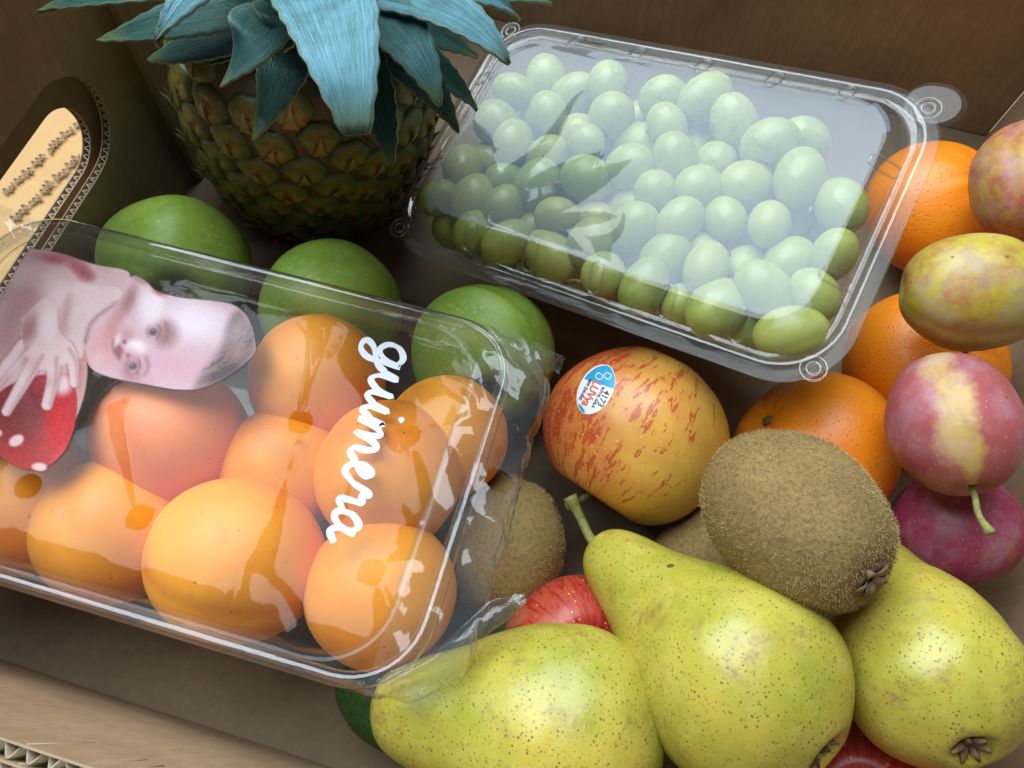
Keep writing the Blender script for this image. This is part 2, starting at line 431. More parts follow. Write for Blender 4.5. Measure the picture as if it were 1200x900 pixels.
# left wall: two boards, both pierced by the handle slot
def slot_outline(y0, y1, z0, z1, n, wob, seed):
    r = (z1 - z0) / 2; zc = (z0 + z1) / 2; P = []
    for k in range(n):
        a = 2 * math.pi * k / n
        y = (y1 - r if math.cos(a) > 0 else y0 + r) + r * math.cos(a); z = zc + r * math.sin(a)
        P.append((y + wob * nz(y, z, seed, 90), z + wob * nz(z, y, seed + 4, 90)))
    Q = []                                     # resample evenly
    L = [0]
    P.append(P[0])
    for p, q in zip(P[:-1], P[1:]): L.append(L[-1] + math.dist(p, q))
    for k in range(n):
        s = L[-1] * k / n; i = max(j for j in range(len(L)) if L[j] <= s); i = min(i, n - 1)
        t = (s - L[i]) / max(L[i + 1] - L[i], 1e-9); Q.append((P[i][0] + (P[i + 1][0] - P[i][0]) * t, P[i][1] + (P[i + 1][1] - P[i][1]) * t))
    return Q
def pierced(x, y0, y1, z0, z1, hole, th):
    cy_ = sum(p[0] for p in hole) / len(hole); cz = sum(p[1] for p in hole) / len(hole); n = len(hole)
    outer = []
    for (y, z) in hole:
        dy, dz = y - cy_, z - cz; s = 1e9
        if dy > 1e-9: s = min(s, (y1 - cy_) / dy)
        if dy < -1e-9: s = min(s, (y0 - cy_) / dy)
        if dz > 1e-9: s = min(s, (z1 - cz) / dz)
        if dz < -1e-9: s = min(s, (z0 - cz) / dz)
        outer.append([cy_ + dy * s, cz + dz * s])
    for c in ((y0, z0), (y0, z1), (y1, z0), (y1, z1)):
        k = min(range(n), key=lambda i: math.dist(outer[i], c)); outer[k] = list(c)
    V = []
    for xx in (x, x - th):
        V += [(xx, *p) for p in hole] + [(xx, *p) for p in outer]
    F = []
    for k in range(n):
        j = (k + 1) % n
        F.append((k, j, n + j, n + k)); F.append((2 * n + k, 3 * n + k, 3 * n + j, 2 * n + j))
        F.append((k, 2 * n + k, 2 * n + j, j)); F.append((n + k, n + j, 3 * n + j, 3 * n + k))
    return V, F
def slot_flute(xm, amp, hole, lam, depth):
    n = len(hole); V, F = [], []; L = 0
    cy_ = sum(p[0] for p in hole) / n; cz = sum(p[1] for p in hole) / n
    for k in range(n + 1):
        p = hole[k % n]; q = hole[(k + 1) % n]
        t = Vector((q[0] - p[0], q[1] - p[1])).normalized(); nn = Vector((t.y, -t.x))
        if nn.dot(Vector((p[0] - cy_, p[1] - cz))) < 0: nn = -nn
        x = xm + amp * math.sin(2 * math.pi * L / lam)
        V.append((x, p[0] + nn.x * .0003, p[1] + nn.y * .0003)); V.append((x, p[0] + nn.x * depth, p[1] + nn.y * depth)); L += math.dist(p, q)
    for k in range(n): F.append((2 * k, 2 * k + 2, 2 * k + 3, 2 * k + 1))
    return V, F
for (x, y1, y0, z0, z1, sd) in ((XL, .182, .080, .056, .103, 1.0), (XL - .010, .1765, .078, .0525, .0845, 8.0)):
    hole = slot_outline(y0, y1, z0, z1, 360, .0006, sd)
    lw = card('left_wall', *join(pierced(x, YF + .006, YB - .001, .0006, HB, hole, .0005), pierced(x - .0034, YF + .006, YB - .001, .0006, HB, hole, .0005)), M_card)
    o = card('fluting', *slot_flute(x - .0020, .0013, hole, .0034, .006), M_cut, lw, True)
    md = o.modifiers.new('thick', 'SOLIDIFY'); md.thickness = .0004
card('corner_flap', *wavy_sheet('x', .207, YB - .002, .001, HB - .004, XL + .0006, .0006, 21.0, th=.0038), M_card)

# printed cardboard lying outside the handle hole
t_ = MT('yellow_cardboard', .7, (.62, .40, .17)); t_.set('Base Color', t_.mix(t_.noise(60, 4), (.46, .27, .095), (.56, .35, .14)))
pl = obj('cardboard_sheet', [(v[0] + .22 * 0, v[1], v[2]) for v in wavy_sheet('z', -.40, -.236, .05, .36, -.008, .0005, 31., th=.0035)[0]], wavy_sheet('z', -.40, -.236, .05, .36, -.008, .0005, 31., th=.0035)[1], t_.m, smooth=False)
tag(pl, 'yellowish cardboard sheet with dark scribbled writing seen through the handle hole', 'cardboard')
M_ink = MT('dark_ink', .8, (.24, .145, .07)).m
rs = random.Random(4)
def ribbon(P, w, zf):
    V, F = [], []
    P = [np.array(p, float)[:2] for p in P]
    for i, p in enumerate(P):
        t = P[min(i + 1, len(P) - 1)] - P[max(i - 1, 0)]; t = t / (np.linalg.norm(t) + 1e-12); n = np.array([-t[1], t[0]])
        ww = w[i] if hasattr(w, '__len__') else w
        for s in (-1, 1):
            q = p + n * s * ww / 2; V.append((q[0], q[1], zf(q[0], q[1])))
    for i in range(len(P) - 1): F.append((2 * i, 2 * i + 1, 2 * i + 3, 2 * i + 2))
    return V, F
parts = []
for row in range(2):                            # two scrawled lines seen through the slot
    a = at(8 + row * 8, 228 + row * 32, -.008); b = at(92 - row * 4, 146 + row * 46, -.008)
    d = (b - a); L = d.length; d.normalize(); n = Vector((-d.y, d.x, 0))
    s = 0
    while s < L:
        p = a + d * s; pts = []; m_ = rs.randint(5, 9)
        for k in range(m_):
            q = p + d * (k * .0013) + n * ((.0024 if k % 2 else -.0020) * rs.uniform(.3, 1.5)); pts.append((q.x, q.y))
        zz = -.0066 + len(parts) * .00003
        parts.append(ribbon(catmull(pts, 4), .0013, lambda x, y, zz=zz: zz)); s += m_ * .0013 + rs.uniform(-.001, .0015)
obj('handwriting', *join(*parts), M_ink, pl, False)

# ------------------------------------------------------------------ round fruit builders
def apple_profile(R, tall=.90, n=44):
    P = []
    for i in range(n + 1):
        f = math.pi * i / n; x = R * math.sin(f) * (1 + .07 * math.cos(f)); z = R * tall * math.cos(f)
        if f < math.pi / 2: z -= R * .46 * math.exp(-(x / (.27 * R)) ** 2)
        else: z += R * .30 * math.exp(-(x / (.26 * R)) ** 2)
        P.append((x if 0 < i < n else 0, z))
    return P
def apple(name, label, loc, R3, R, mat, stem=True, group=None, cat='apple', seed=0., tall=.9):
    root = empty(name, pose(loc, R3)); tag(root, label, cat, group)
    def disp(x, y, z):
        a = math.atan2(y, x); low = max(0., .5 - z / (2 * R * tall)); r = math.hypot(x, y)
        k = 1 + .045 * math.cos(5 * a + seed) * low ** 2 * min(1, r / (.5 * R)) + .045 * nz(x / R, y / R, z / R + seed, 1.2)
        return (x * k, y * k, z * (1 + .05 * math.cos(a + seed) * (r / R)))
    obj('skin', *lathe(apple_profile(R, tall), 64, disp), mat, root)
    if stem:
        p = [(0, 0, R * tall * .30), (.001, 0, R * tall * .62), (.003, .001, R * tall * .95), (.0065, .002, R * tall * 1.16)]
        obj('stem', *tube(catmull(p, 5), [.0013 + .0000 * i for i in range(15)] + [.0022], 10), M_stem_g, root)
    s = []
    for k in range(5):
        a = k * 1.2566 + .3; b = Vector((math.cos(a), math.sin(a), 0)) * R * .05; t = Vector((math.cos(a + .3), math.sin(a + .3), 0)) * R * .13
        z0 = -R * tall * .68; s.append(tube([b + Vector((0, 0, z0)), (b + t) / 2 + Vector((0, 0, z0 - R * .06)), t + Vector((0, 0, z0 - R * .12))], [.0012, .0012, .0004], 6))
    obj('calyx', *join(*s), M_dry, root)
    return root
def ellip_profile(rx, rz, n=36, pinch=0.):
    return [((rx * math.sin(math.pi * i / n) * (1 + pinch * math.cos(math.pi * i / n))) if 0 < i < n else 0, rz * math.cos(math.pi * i / n)) for i in range(n + 1)]
def drupe(name, label, cat, loc, R3, rx, rz, mat, group=None, seed=0., stem=False, groove=.06, flat=1.0):
    """plum / apricot: seam groove down local +X, stem pit at +Z"""
    root = empty(name, pose(loc, R3)); tag(root, label, cat, group)
    def disp(x, y, z):
        a = math.atan2(y, x); r = math.hypot(x, y); s = r / rx
        k = 1 - groove * (math.exp(-(a / .16) ** 2) + .5 * math.exp(-(a / .5) ** 2)) * s + .045 * nz(x / rx, y / rx, z / rx + seed, 1.1)
        zz = z
        if z > 0: zz = z - rz * .13 * math.exp(-(r / (.22 * rx)) ** 2)
        return (x * k, y * k * flat, zz)
    obj('skin', *lathe(ellip_profile(rx, rz), 64, disp), mat, root)
    if stem:
        p = [(0, 0, rz * .80), (.0005, 0, rz * 1.05), (.0022, .0005, rz * 1.30), (.0022, -.0012, rz * 1.55)]
        obj('stem', *tube(catmull(p, 5), [.0010] * 12 + [.0011, .0013, .0016, .0018], 10), M_stem_g, root)
    else:
        obj('stem_scar', *lathe([(0, rz * .875), (rx * .05, rz * .885), (rx * .075, rz * .87), (rx * .07, rz * .84), (0, rz * .83)], 14), M_dry, root)
    return root

# ------------------------------------------------------------------ green apples behind the apricot tray
lean = cv(.15, .5, .8)
GA = [((208, 316), .036, .0312, 'green apple tucked in the box corner below the handle hole', (-.3, .5, -.7)),
      ((388, 366), .034, .0298, 'green apple in front of the pineapple, middle of the three green apples', (.2, .5, -.8)),
      ((567, 418), .034, .0302, 'green apple between the apricot tray and the grape punnet', (-.1, .6, -.7))]
for i, ((px, py), z, R, lb, ax) in enumerate(GA):
    apple('green_apple', lb, at(px, py, z), basis(cv(*ax), cv(1, .2, 0)), R, M_gapple, group='green apples in a row', seed=i * 2.1, tall=.93)

# ------------------------------------------------------------------ striped apple with its sticker
g_loc = at(745, 508, .038); gR = .0362
gR3 = basis(cv(-.50, -.74, .10), cv(-.72, .62, .10))
gala = apple('striped_apple', 'red and yellow striped apple with a blue and white oval sticker', g_loc, gR3, gR, M_gala, seed=1.3, tall=.94)
bpy.context.view_layer.update()
sk = [c for c in gala.children if c.name.startswith('skin')][0]
GM = gala.matrix_world.copy(); GMi = GM.inverted()
gbvh = BVHTree.FromPolygons([v.co.copy() for v in sk.data.vertices], [tuple(p.vertices) for p in sk.data.polygons])
camL = GMi @ Vector((0, 0, CAM_H))
def on_apple(px, py, off):
    d = (GMi.to_3x3() @ ray(px, py)).normalized()
    h = gbvh.ray_cast(camL, d)
    return h[0] + h[1] * off if h[0] is not None else None
SCx, SCy = 698.5, 456.5
sdir = np.array([-.47, .883]); supd = np.array([.883, .47])          # reading direction and letter-up in the picture
def st(u, v, off): 
    p = np.array([SCx, SCy]) + sdir * u + supd * v
    return on_apple(p[0], p[1], off)
def sticker_patch(fn, off, nu=30, nv=16):
    V, F = [], []
    for j in range(nv + 1):
        for i in range(nu + 1):
            V.append(st(*fn(i / nu, j / nv), off))
    for j in range(nv):
        for i in range(nu): F.append((j * (nu + 1) + i, j * (nu + 1) + i + 1, (j + 1) * (nu + 1) + i + 1, (j + 1) * (nu + 1) + i))
    return V, F
SA, SB = 32.0, 19.5                                                  # half axes of the sticker in photo pixels
def lens(s, t, sa=SA, sb=SB):
    u = -sa + 2 * sa * s; w = sb * max(0., 1 - abs(u / sa) ** 2.3) ** .62; return u, -w + 2 * w * t
Vw, Fw = sticker_patch(lambda s, t: lens(s, t), .00012)
stick = obj('sticker', Vw, Fw, MT('sticker_white', .32, (.80, .82, .84)).m, gala)
stick['label'] = 'blue and white oval fruit sticker with small print'
def lens_part(u0, u1, sa, sb, cut=None):
    def f(s, t):
        u = u0 + (u1 - u0) * s; w = sb * max(0., 1 - abs(u / sa) ** 2.3) ** .62
        lo = -w; hi = w
        return u, lo + (hi - lo) * t
    return f
M_sblue = MT('sticker_blue', .32, (.03, .33, .56)).m
M_sorange = MT('sticker_orange', .35, (.80, .13, .05)).m
M_sblack = MT('sticker_black', .4, (.04, .04, .05)).m
def blue_top(s, t):
    u = -SA + 1.4 + (SA - 1.4 - 7.5) * s; w = (SB - 1.3) * max(0., 1 - abs(u / (SA - 1.3)) ** 2.3) ** .62
    lo = -w
    return u - 3 * (t - .5) * 2 * s, lo + 2 * w * t
obj('sticker_print', *sticker_patch(blue_top, .00022, 18, 12), M_sblue, stick)
def blue_tip(s, t):
    u = SA - 7.5 + 6.0 * s; w = (SB - 1.3) * max(0., 1 - abs(u / (SA - 1.3)) ** 2.3) ** .62
    return u, -w + 1.5 * w * t * (.25 + .75 * s)
obj('sticker_print', *sticker_patch(blue_tip, .00022, 8, 6), M_sblue, stick)
def text_mesh(body, size, bold=0.0, shear=0.0):
    cu = bpy.data.curves.new('t', 'FONT'); cu.body = body; cu.size = size; cu.offset = bold; cu.shear = shear; cu.resolution_u = 4
    o = bpy.data.objects.new('t', cu); COL.objects.link(o)
    dg = bpy.context.evaluated_depsgraph_get(); me = o.evaluated_get(dg).to_mesh()
    V = [tuple(v.co) for v in me.vertices]; F = [tuple(p.vertices) for p in me.polygons]
    o.evaluated_get(dg).to_mesh_clear(); bpy.data.objects.remove(o); bpy.data.curves.remove(cu)
    return V, F
def sticker_text(body, u0, v0, size, width, mat, bold=0., flip=False):
    V, F = text_mesh(body, size, bold)
    x1 = max(v[0] for v in V); k = width / x1
    V = [st(u0 + v[0] * k, v0 + v[1], .0003) for v in V]
    obj('sticker_text', V, F, mat, stick, False)
sticker_text('4173', -5, 9.6, 10.5, 20, M_sblack, .15)
sticker_text('ROYAL GALA', -6.5, 5.2, 4.8, 27, M_sblack, .12)
sticker_text('LUVya', -9, -6.8, 13.5, 32, M_sorange, .35)
sticker_text('NEW ZEALAND', -7.5, -12.3, 4.8, 27, M_sblack, .10)
hp = []
for (cu_, cv_) in ((-20, 5), (-15, -3.5)):
    P = [(cu_ - 3.6 + .8 * math.cos(a) * 0 + 4.2 * math.cos(a) * (1 - .22 * math.cos(2 * a)) + 3.6, cv_ + 3.9 * math.sin(a)) for a in np.linspace(0, 2 * math.pi, 30)]
    V, F = ribbon(P, .9, lambda x, y: 0); hp.append(([st(v[0], v[1], .0003) for v in V], F))
obj('sticker_print', *join(*hp), stick.data.materials[0], stick)

# ------------------------------------------------------------------ red apples under the pears
apple('red_apple', 'small deep red apple wedged low between two speckled pears', at(676, 768, .0265), basis(cv(.2, .3, .9), cv(1, 0, 0)), .0285, M_red, stem=False, group='red apples under the pears', seed=3.)
apple('red_apple', 'deep red apple almost hidden under the two pears with open calyx ends', at(1012, 950, .027), basis(cv(-.3, .5, .8), cv(1, 0, 0)), .0295, M_red, stem=False, group='red apples under the pears', seed=5.)

# ------------------------------------------------------------------ mandarins
def mandarin(label, loc, R3, R, seed, flat=.86):
    root = empty('mandarin', pose(loc, R3)); tag(root, label, 'mandarin', 'mandarins under the plums')
    def disp(x, y, z):
        r = math.hypot(x, y); a = math.atan2(y, x)
        k = 1 + .025 * nz(x / R, y / R, z / R + seed, 1.5) + .010 * math.cos(9 * a) * math.exp(-((r - .35 * R) / (.25 * R)) ** 2)
        zz = z - (1 if z > 0 else -1) * R * .10 * math.exp(-(r / (.2 * R)) ** 2)
        return (x * k, y * k, zz * k)
    obj('peel', *lathe(ellip_profile(R, R * flat, 40), 64, disp), M_orange, root)
    b = lathe([(0, R * flat * .93), (R * .05, R * flat * .935), (R * .075, R * flat * .90), (R * .06, R * flat * .86)], 10)
    obj('stem_button', *b, M_dry, root)
    return root
mandarin('bright orange mandarin between the striped apple and the fuzzy kiwi', at(953, 532, .034), basis(cv(-.80, .52, .30), cv(0, 0, 1)), .0338, 0.)
mandarin('mandarin under the corner of the grape punnet, below the yellow plum', at(1083, 428, .033), basis(cv(.10, .25, .95), cv(1, 0, 0)), .0330, 2.)
mandarin('mandarin by the right wall behind the yellow plum, seen partly through the punnet', at(1096, 246, .034), basis(cv(.3, .3, .9), cv(1, 0, 0)), .0325, 4.)

# ------------------------------------------------------------------ plums
drupe('plum', 'yellow green plum with a rusty cheek lying beside the punnet corner', 'plum', at(1140, 343, .095), basis(cv(-.93, .12, -.30), cv(-.15, -.75, .55)), .0208, .0240, M_plum_y, 'plums on the mandarins', 1., groove=.05)
drupe('plum', 'pink plum with a pale yellow seam stripe and a short green stem', 'plum', at(1117, 496, .088), basis(cv(.0, -.86, .45), cv(-.52, .50, .86)), .0206, .0248, M_plum_p, 'plums on the mandarins', 2., stem=True, groove=.055)
drupe('plum', 'dark magenta plum lying underneath the striped pink plum', 'plum', at(1119, 620, .046), basis(cv(-.5, -.4, -.5), cv(.75, .55, .35)), .0215, .0232, M_plum_m, 'plums on the mandarins', 3., groove=.05)
drupe('plum', 'red and yellow plum resting high against the right wall', 'plum', at(1206, 212, .088), basis(cv(.2, .6, -.3), cv(-.6, -.3, .6)), .0210, .0265, M_plum_r, 'plums on the mandarins', 4., groove=.04)

# ------------------------------------------------------------------ kiwis
def kiwi(label, loc, R3, rx, rz, seed, nh, flat=.92):
    root = empty('kiwi', pose(loc, R3)); tag(root, label, 'kiwi', 'brown kiwis')
    rr = random.Random(int(seed * 10) + 3)
    def surf(x, y, z):
        k = 1 + .035 * nz(x / rx, y / rx, z / rx + seed, 1.3); r = math.hypot(x, y)
        zz = z - (rz * .10 * math.exp(-(r / (.25 * rx)) ** 2) if z > 0 else 0)
        return Vector((x * k, y * k * flat, zz * k))
    prof = [((rx * math.sin(math.pi * i / 40) ** .88) if 0 < i < 40 else 0, rz * math.cos(math.pi * i / 40)) for i in range(41)]
    obj('skin', *lathe(prof, 64, lambda x, y, z: surf(x, y, z)), M_kiwi, root)
    V, F = [], []
    for i in range(nh):
        u = rr.uniform(-1, 1); a = rr.uniform(0, 2 * math.pi); s = math.sqrt(1 - u * u)
        p = surf(rx * s ** .88 * math.cos(a), rx * s ** .88 * math.sin(a), rz * u)
        n = Vector((p.x / rx ** 2, p.y / (rx * flat) ** 2, p.z / rz ** 2)).normalized()
        comb = Vector((nz(p.x, p.y, p.z, 60), nz(p.y, p.z, p.x, 60), nz(p.z, p.x, p.y, 60) + .6))
        d = (n * .6 + comb * .9 + Vector((rr.gauss(0, .45), rr.gauss(0, .45), rr.gauss(0, .45)))).normalized()
        if d.dot(n) < .12: d = (d + n * (.3 - d.dot(n))).normalized()
        L = rr.uniform(.0008, .0018); w = n.cross(d)
        if w.length < 1e-5 or (p.z > 0 and math.hypot(p.x, p.y) < .0055): continue
        w = w.normalized() * .00007
        o = len(V); V += [p - w - n * .0001, p + w - n * .0001, p + d * L * .55 + n * .0001, p + d * L + Vector((0, 0, -.0001))]
        F += [(o, o + 1, o + 2), (o, o + 2, o + 3)]
    h = obj('fuzz', V, F, M_hair, root, False); tag(h, kind='stuff')
    rim = lathe([(.0024, rz * .93), (.0040, rz * .985), (.0056, rz * .985), (.0066, rz * .92)], 20, lambda x, y, z: (x, y, z + .0005 * nz(x, y, z, 700)))
    obj('calyx_ring', *rim, M_dry, root)
    for k in range(6):
        a = k * 1.05 + rr.uniform(-.3, .3); c, s_ = math.cos(a), math.sin(a); Lf = rr.uniform(.0045, .0075); zt = rz * .965
        V = [(c * .001 - s_ * .0012, s_ * .001 + c * .0012, zt), (c * .001 + s_ * .0012, s_ * .001 - c * .0012, zt), (c * Lf * .6 + s_ * .0016, s_ * Lf * .6 - c * .0016, zt + .0016), (c * Lf, s_ * Lf, zt + rr.uniform(.0003, .0022)), (c * Lf * .6 - s_ * .0014, s_ * Lf * .6 + c * .0014, zt + .0013)]
        o = obj('dry_sepal', V, [(0, 1, 2, 4), (2, 3, 4)], M_sepal, root); md = o.modifiers.new('thick', 'SOLIDIFY'); md.thickness = .0003
    return root
M_sepal = stem_mat('dry_sepal', (.20, .13, .075), (.34, .24, .15), .9)
kiwi('large fuzzy brown kiwi lying across the pear and the mandarin, dry calyx showing', at(930, 607, .088), basis(cv(.46, -.46, .74), cv(0, .3, 1)), .0268, .0305, 1., 17000)
kiwi('shaded brown kiwi beside the crinkled end of the apricot film', at(588, 640, .026), basis(cv(.1, .8, -.3), cv(1, 0, .2)), .0240, .0270, 2., 5000)
kiwi('brown kiwi mostly hidden beneath the striped apple and the large kiwi', at(832, 655, .023), basis(cv(.8, .5, -.1), cv(0, .3, 1)), .0215, .0250, 3., 4000)

# ------------------------------------------------------------------ pears
PEAR = [(1.0, 0.0), (.992, .045), (.965, .095), (.92, .130), (.85, .158), (.77, .180), (.69, .208), (.60, .252), (.50, .305), (.40, .344), (.30, .357), (.20, .338), (.12, .288), (.06, .215), (.022, .140), (.012, .095), (.03, .060), (.06, .035), (.07, 0.0)]
def pear(label, A, B, fat, xh, seed, neck=1.0, bend=.0, stem=True):
    ax = (A - B); L = ax.length
    root = empty('pear', pose(B, basis(ax, xh))); tag(root, label, 'pear', 'speckled yellow green pears')
    prof = []
    for (z, r) in catmull(PEAR, 4):
        k = neck if z > .62 else (1 + (neck - 1) * max(0, (z - .35) / .27) if z > .35 else 1)
        prof.append((max(r, 0) * L * fat * k, z * L))
    prof[0] = (0, L); prof[-1] = (0, .07 * L)
    def disp(x, y, z):
        a = math.atan2(y, x); r = math.hypot(x, y)
        k = 1 + .045 * nz(x / L, y / L, z / L + seed, 3.2) + .03 * math.cos(5 * a + seed) * math.exp(-(z / (.12 * L)) ** 2)
        b = bend * L * (z / L) ** 2
        return (x * k + b, y * k, z)
    obj('skin', *lathe(prof, 72, disp), M_pear, root)
    bz = bend * L
    p = [(bz * .9, 0, L * .955), (bz, 0, L * 1.02), (bz + .003, .002, L * 1.10), (bz + .009, .003, L * 1.17)]
    if stem: obj('stem', *tube(catmull(p, 5), [.0018] * 12 + [.0020, .0023, .0026, .0028], 10), M_stem_g if seed < 2.5 else M_stem_b, root)
    s = []; rr = random.Random(int(seed * 7))
    for k in range(6):
        a = k * 1.047 + .3; c, sn = math.cos(a), math.sin(a); z0 = .062 * L
        s.append(tube([(c * .0008, sn * .0008, z0), (c * .0030, sn * .0030, z0 - .0028), (c * rr.uniform(.0045, .0065), sn * .0055, z0 - rr.uniform(.0035, .0055))], [.0013, .0013, .0004], 6))
    s.append(lathe([(0, .052 * L), (.0042, .054 * L), (.0050, .062 * L)], 12))
    obj('calyx', *join(*s), M_dry, root)
    return root
pear('fat speckled pear lying by the apricot tray corner with its neck under the film', at(436, 824, .050), at(778, 872, .058), .98, cv(0, .2, 1), 1., 1.15, stem=False)
pear('long green pear lying under the large kiwi with a bright shine on its belly', at(697, 636, .040), at(972, 890, .086), .90, cv(.3, .3, 1), 2., .97, .0)
pear('bruised yellow pear by the right wall with its neck behind the kiwi', at(1008, 640, .040), at(1143, 884, .088), .90, cv(.8, .1, .4), 3., 1.18)

lm = empty('avocado', pose(at(468, 822, .020), basis(cv(.7, -.2, .1), cv(0, 0, 1)))); tag(lm, 'dark green avocado just showing under the tray and the pear neck', 'avocado')
obj('skin', *lathe(ellip_profile(.017, .024, 30, .12), 40, lambda x, y, z: (x * (1 + .03 * nz(x, y, z, 90)), y * (1 + .03 * nz(x, y, z, 90)), z)), M_lime, lm)
obj('stem_scar', *lathe([(0, .0245), (.0025, .0244), (.003, .023)], 10), M_dry, lm)

# ------------------------------------------------------------------ pineapple
def pine_body_mat():
    t = MT('pineapple_rind', .6); t.set('Base Color', t.mix(t.noise(160, 4), (.05, .045, .018), (.12, .085, .035))); return t.m
def eye_mat():
    t = MT('pineapple_eye', .45, spec=.45); v = t.shift()
    c = t.mix(t.math('MULTIPLY', t.noise(240, 4, .6, v), .6), t.attr()[0], (.10, .115, .022))
    c = t.mix(t.math('MULTIPLY', t.rnd(), .45), c, (.075, .10, .022))
    c = t.mix(t.ramp(t.noise(600, 3, .6, v), [(.55, 0), (.72, .6)]), c, (.24, .17, .09))
    t.set('Base Color', c); t.bump(t.noise(420, 4, .6, v), .45, .0008); return t.m
def leaf_mat():
    t = MT('pineapple_leaf', .34, spec=.6)
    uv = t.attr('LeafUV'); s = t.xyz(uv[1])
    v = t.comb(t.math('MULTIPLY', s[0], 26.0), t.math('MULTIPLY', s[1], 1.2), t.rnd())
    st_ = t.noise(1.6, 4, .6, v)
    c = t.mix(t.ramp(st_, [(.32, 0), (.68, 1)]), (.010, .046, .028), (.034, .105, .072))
    c = t.mix(t.math('MULTIPLY', t.math('MULTIPLY', s[2], .8), t.math('MULTIPLY', t.ramp(st_, [(.25, .45), (.7, 1)]), t.ramp(t.noise(75, 4, .6), [(.3, .45), (.6, 1)]))), c, (.27, .58, .72))  # sky reflection painted into the leaf colour as pale blue
    tip = t.ramp(s[1], [(.86, 0), (1.0, .75)]); edge = t.ramp(t.math('ABSOLUTE', s[0]), [(.93, 0), (1.0, .45)])
    c = t.mix(tip, c, (.17, .22, .05)); c = t.mix(edge, c, (.22, .24, .09))
    sc = t.ramp(t.noise(170, 5, .7), [(.66, 0), (.74, .55)]); c = t.mix(sc, c, (.26, .30, .26))
    t.set('Base Color', c); t.set('Roughness', t.ramp(st_, [(.3, .26), (.7, .42)]))
    t.set('Coat Weight', 0.0); t.set('Specular IOR Level', .62); t.set('Specular Tint', (.50, .88, 1.0, 1))
    t.bump(st_, .8, .0009); return t.m
M_rind, M_eye, M_leaf = pine_body_mat(), eye_mat(), leaf_mat()
P0 = Vector((-.1565, .230, .001)); P1 = Vector((-.1285, .207, .127))
paxis = (P1 - P0); PL = paxis.length
pine = empty('pineapple', pose(P0, basis(paxis, Vector((1, 0, 0))))); tag(pine, 'whole pineapple with a crown of blue green leaves standing in the box corner', 'pineapple')
def prad(z):
    s = z / PL
    return .0540 * (max(0., 1 - abs((s - .52) / .60) ** 2.8)) ** .5
prof = [(0, PL * 1.0)] + [(prad(PL * s) * .955, PL * s) for s in np.linspace(.995, .012, 34)] + [(0, .004)]
obj('rind', *lathe(prof, 56), M_rind, pine)
def eye_mesh(w):
    V, C = [], []; rings = [(1.0, -.16), (.94, .04), (.80, .13), (.56, .17), (.32, .12), (.14, .13), (.05, .20)]
    cols = [(.020, .012, .006), (.050, .036, .012), (.062, .088, .014), (.080, .112, .016), (.24, .17, .022), (.30, .13, .03), (.20, .11, .05)]
    n = 18
    for k, (r, h) in enumerate(rings):
        for i in range(n):
            a = 2 * math.pi * i / n + math.pi / 6
            hexr = r * (.90 / max(math.cos((a % (math.pi / 3)) - math.pi / 6), .5)) ** 1.6
            up = math.sin(a); star = .5 + .5 * math.cos(3 * a + math.pi / 2)
            hh = h + (.05 * star if k in (3, 4) else 0)
            V.append((hexr * w * math.cos(a), hexr * w * up * .93, hh * w))
            col = cols[k]; low = max(0., -up) ** .7
            mixk = {2: .35 * low, 3: .30 * star + .45 * low, 4: .60 * star}.get(k, 0); mixk = min(mixk, 1)
            col = tuple(p * (1 - mixk) + q * mixk for p, q in zip(col, (.50, .26, .025)))
            C.append((*col, 1))
    F = []
    for k in range(len(rings) - 1):
        for i in range(n): F.append((k * n + i, k * n + (i + 1) % n, (k + 1) * n + (i + 1) % n, (k + 1) * n + i))
    F.append(tuple(range((len(rings) - 1) * n, len(rings) * n)))
    b = len(V)                                 # narrow papery bract rising from the lower rim
    pts = [(-.34, -.80, .10), (.34, -.80, .10), (.20, -.45, .28), (-.20, -.45, .28), (.10, -.05, .38), (-.08, -.05, .38), (.05, .46, .58)]
    V += [(x * w, y * w, z * w) for x, y, z in pts]
    C += [(.46, .24, .03, 1)] * 2 + [(.36, .22, .06, 1)] * 2 + [(.48, .38, .26, 1)] * 3
    F += [(b, b + 1, b + 2, b + 3), (b + 3, b + 2, b + 4, b + 5), (b + 5, b + 4, b + 6)]
    return V, F, C
EV, EF, EC = eye_mesh(.0095)
rs = random.Random(11); first = None; NE = 170
for i in range(NE):
    z = PL * (.035 + .945 * (i + .5) / NE); a = i * math.radians(137.508)
    r = prad(z) * .965
    sl = (prad(z + .002) - prad(z - .002)) / .004
    nrm = Vector((math.cos(a), math.sin(a), -sl)).normalized()
    k = min(1.0, .55 + .45 * r / .05) * rs.uniform(.94, 1.06)
    if first is None:
        o = obj('fruitlet', EV, EF, M_eye, pine); colattr(o, EC); first = o
    else:
        o = first.copy(); COL.objects.link(o)
    xh = Vector((-math.sin(a), math.cos(a), 0))
    m = basis(nrm, xh)
    o.matrix_local = Matrix.LocRotScale(Vector((r * math.cos(a), r * math.sin(a), z)), m.to_quaternion() @ Matrix.Rotation(rs.uniform(-.12, .12), 3, 'Z').to_quaternion(), Vector((k, k, k * rs.uniform(.85, 1.15))))
PM = pose(P0, basis(paxis, Vector((1, 0, 0)))); PMi = PM.inverted()
obj('crown_core', *lathe([(0, PL + .030), (.010, PL + .026), (.016, PL + .012), (.020, PL - .004), (.014, PL - .012)], 20), M_leaf, pine)
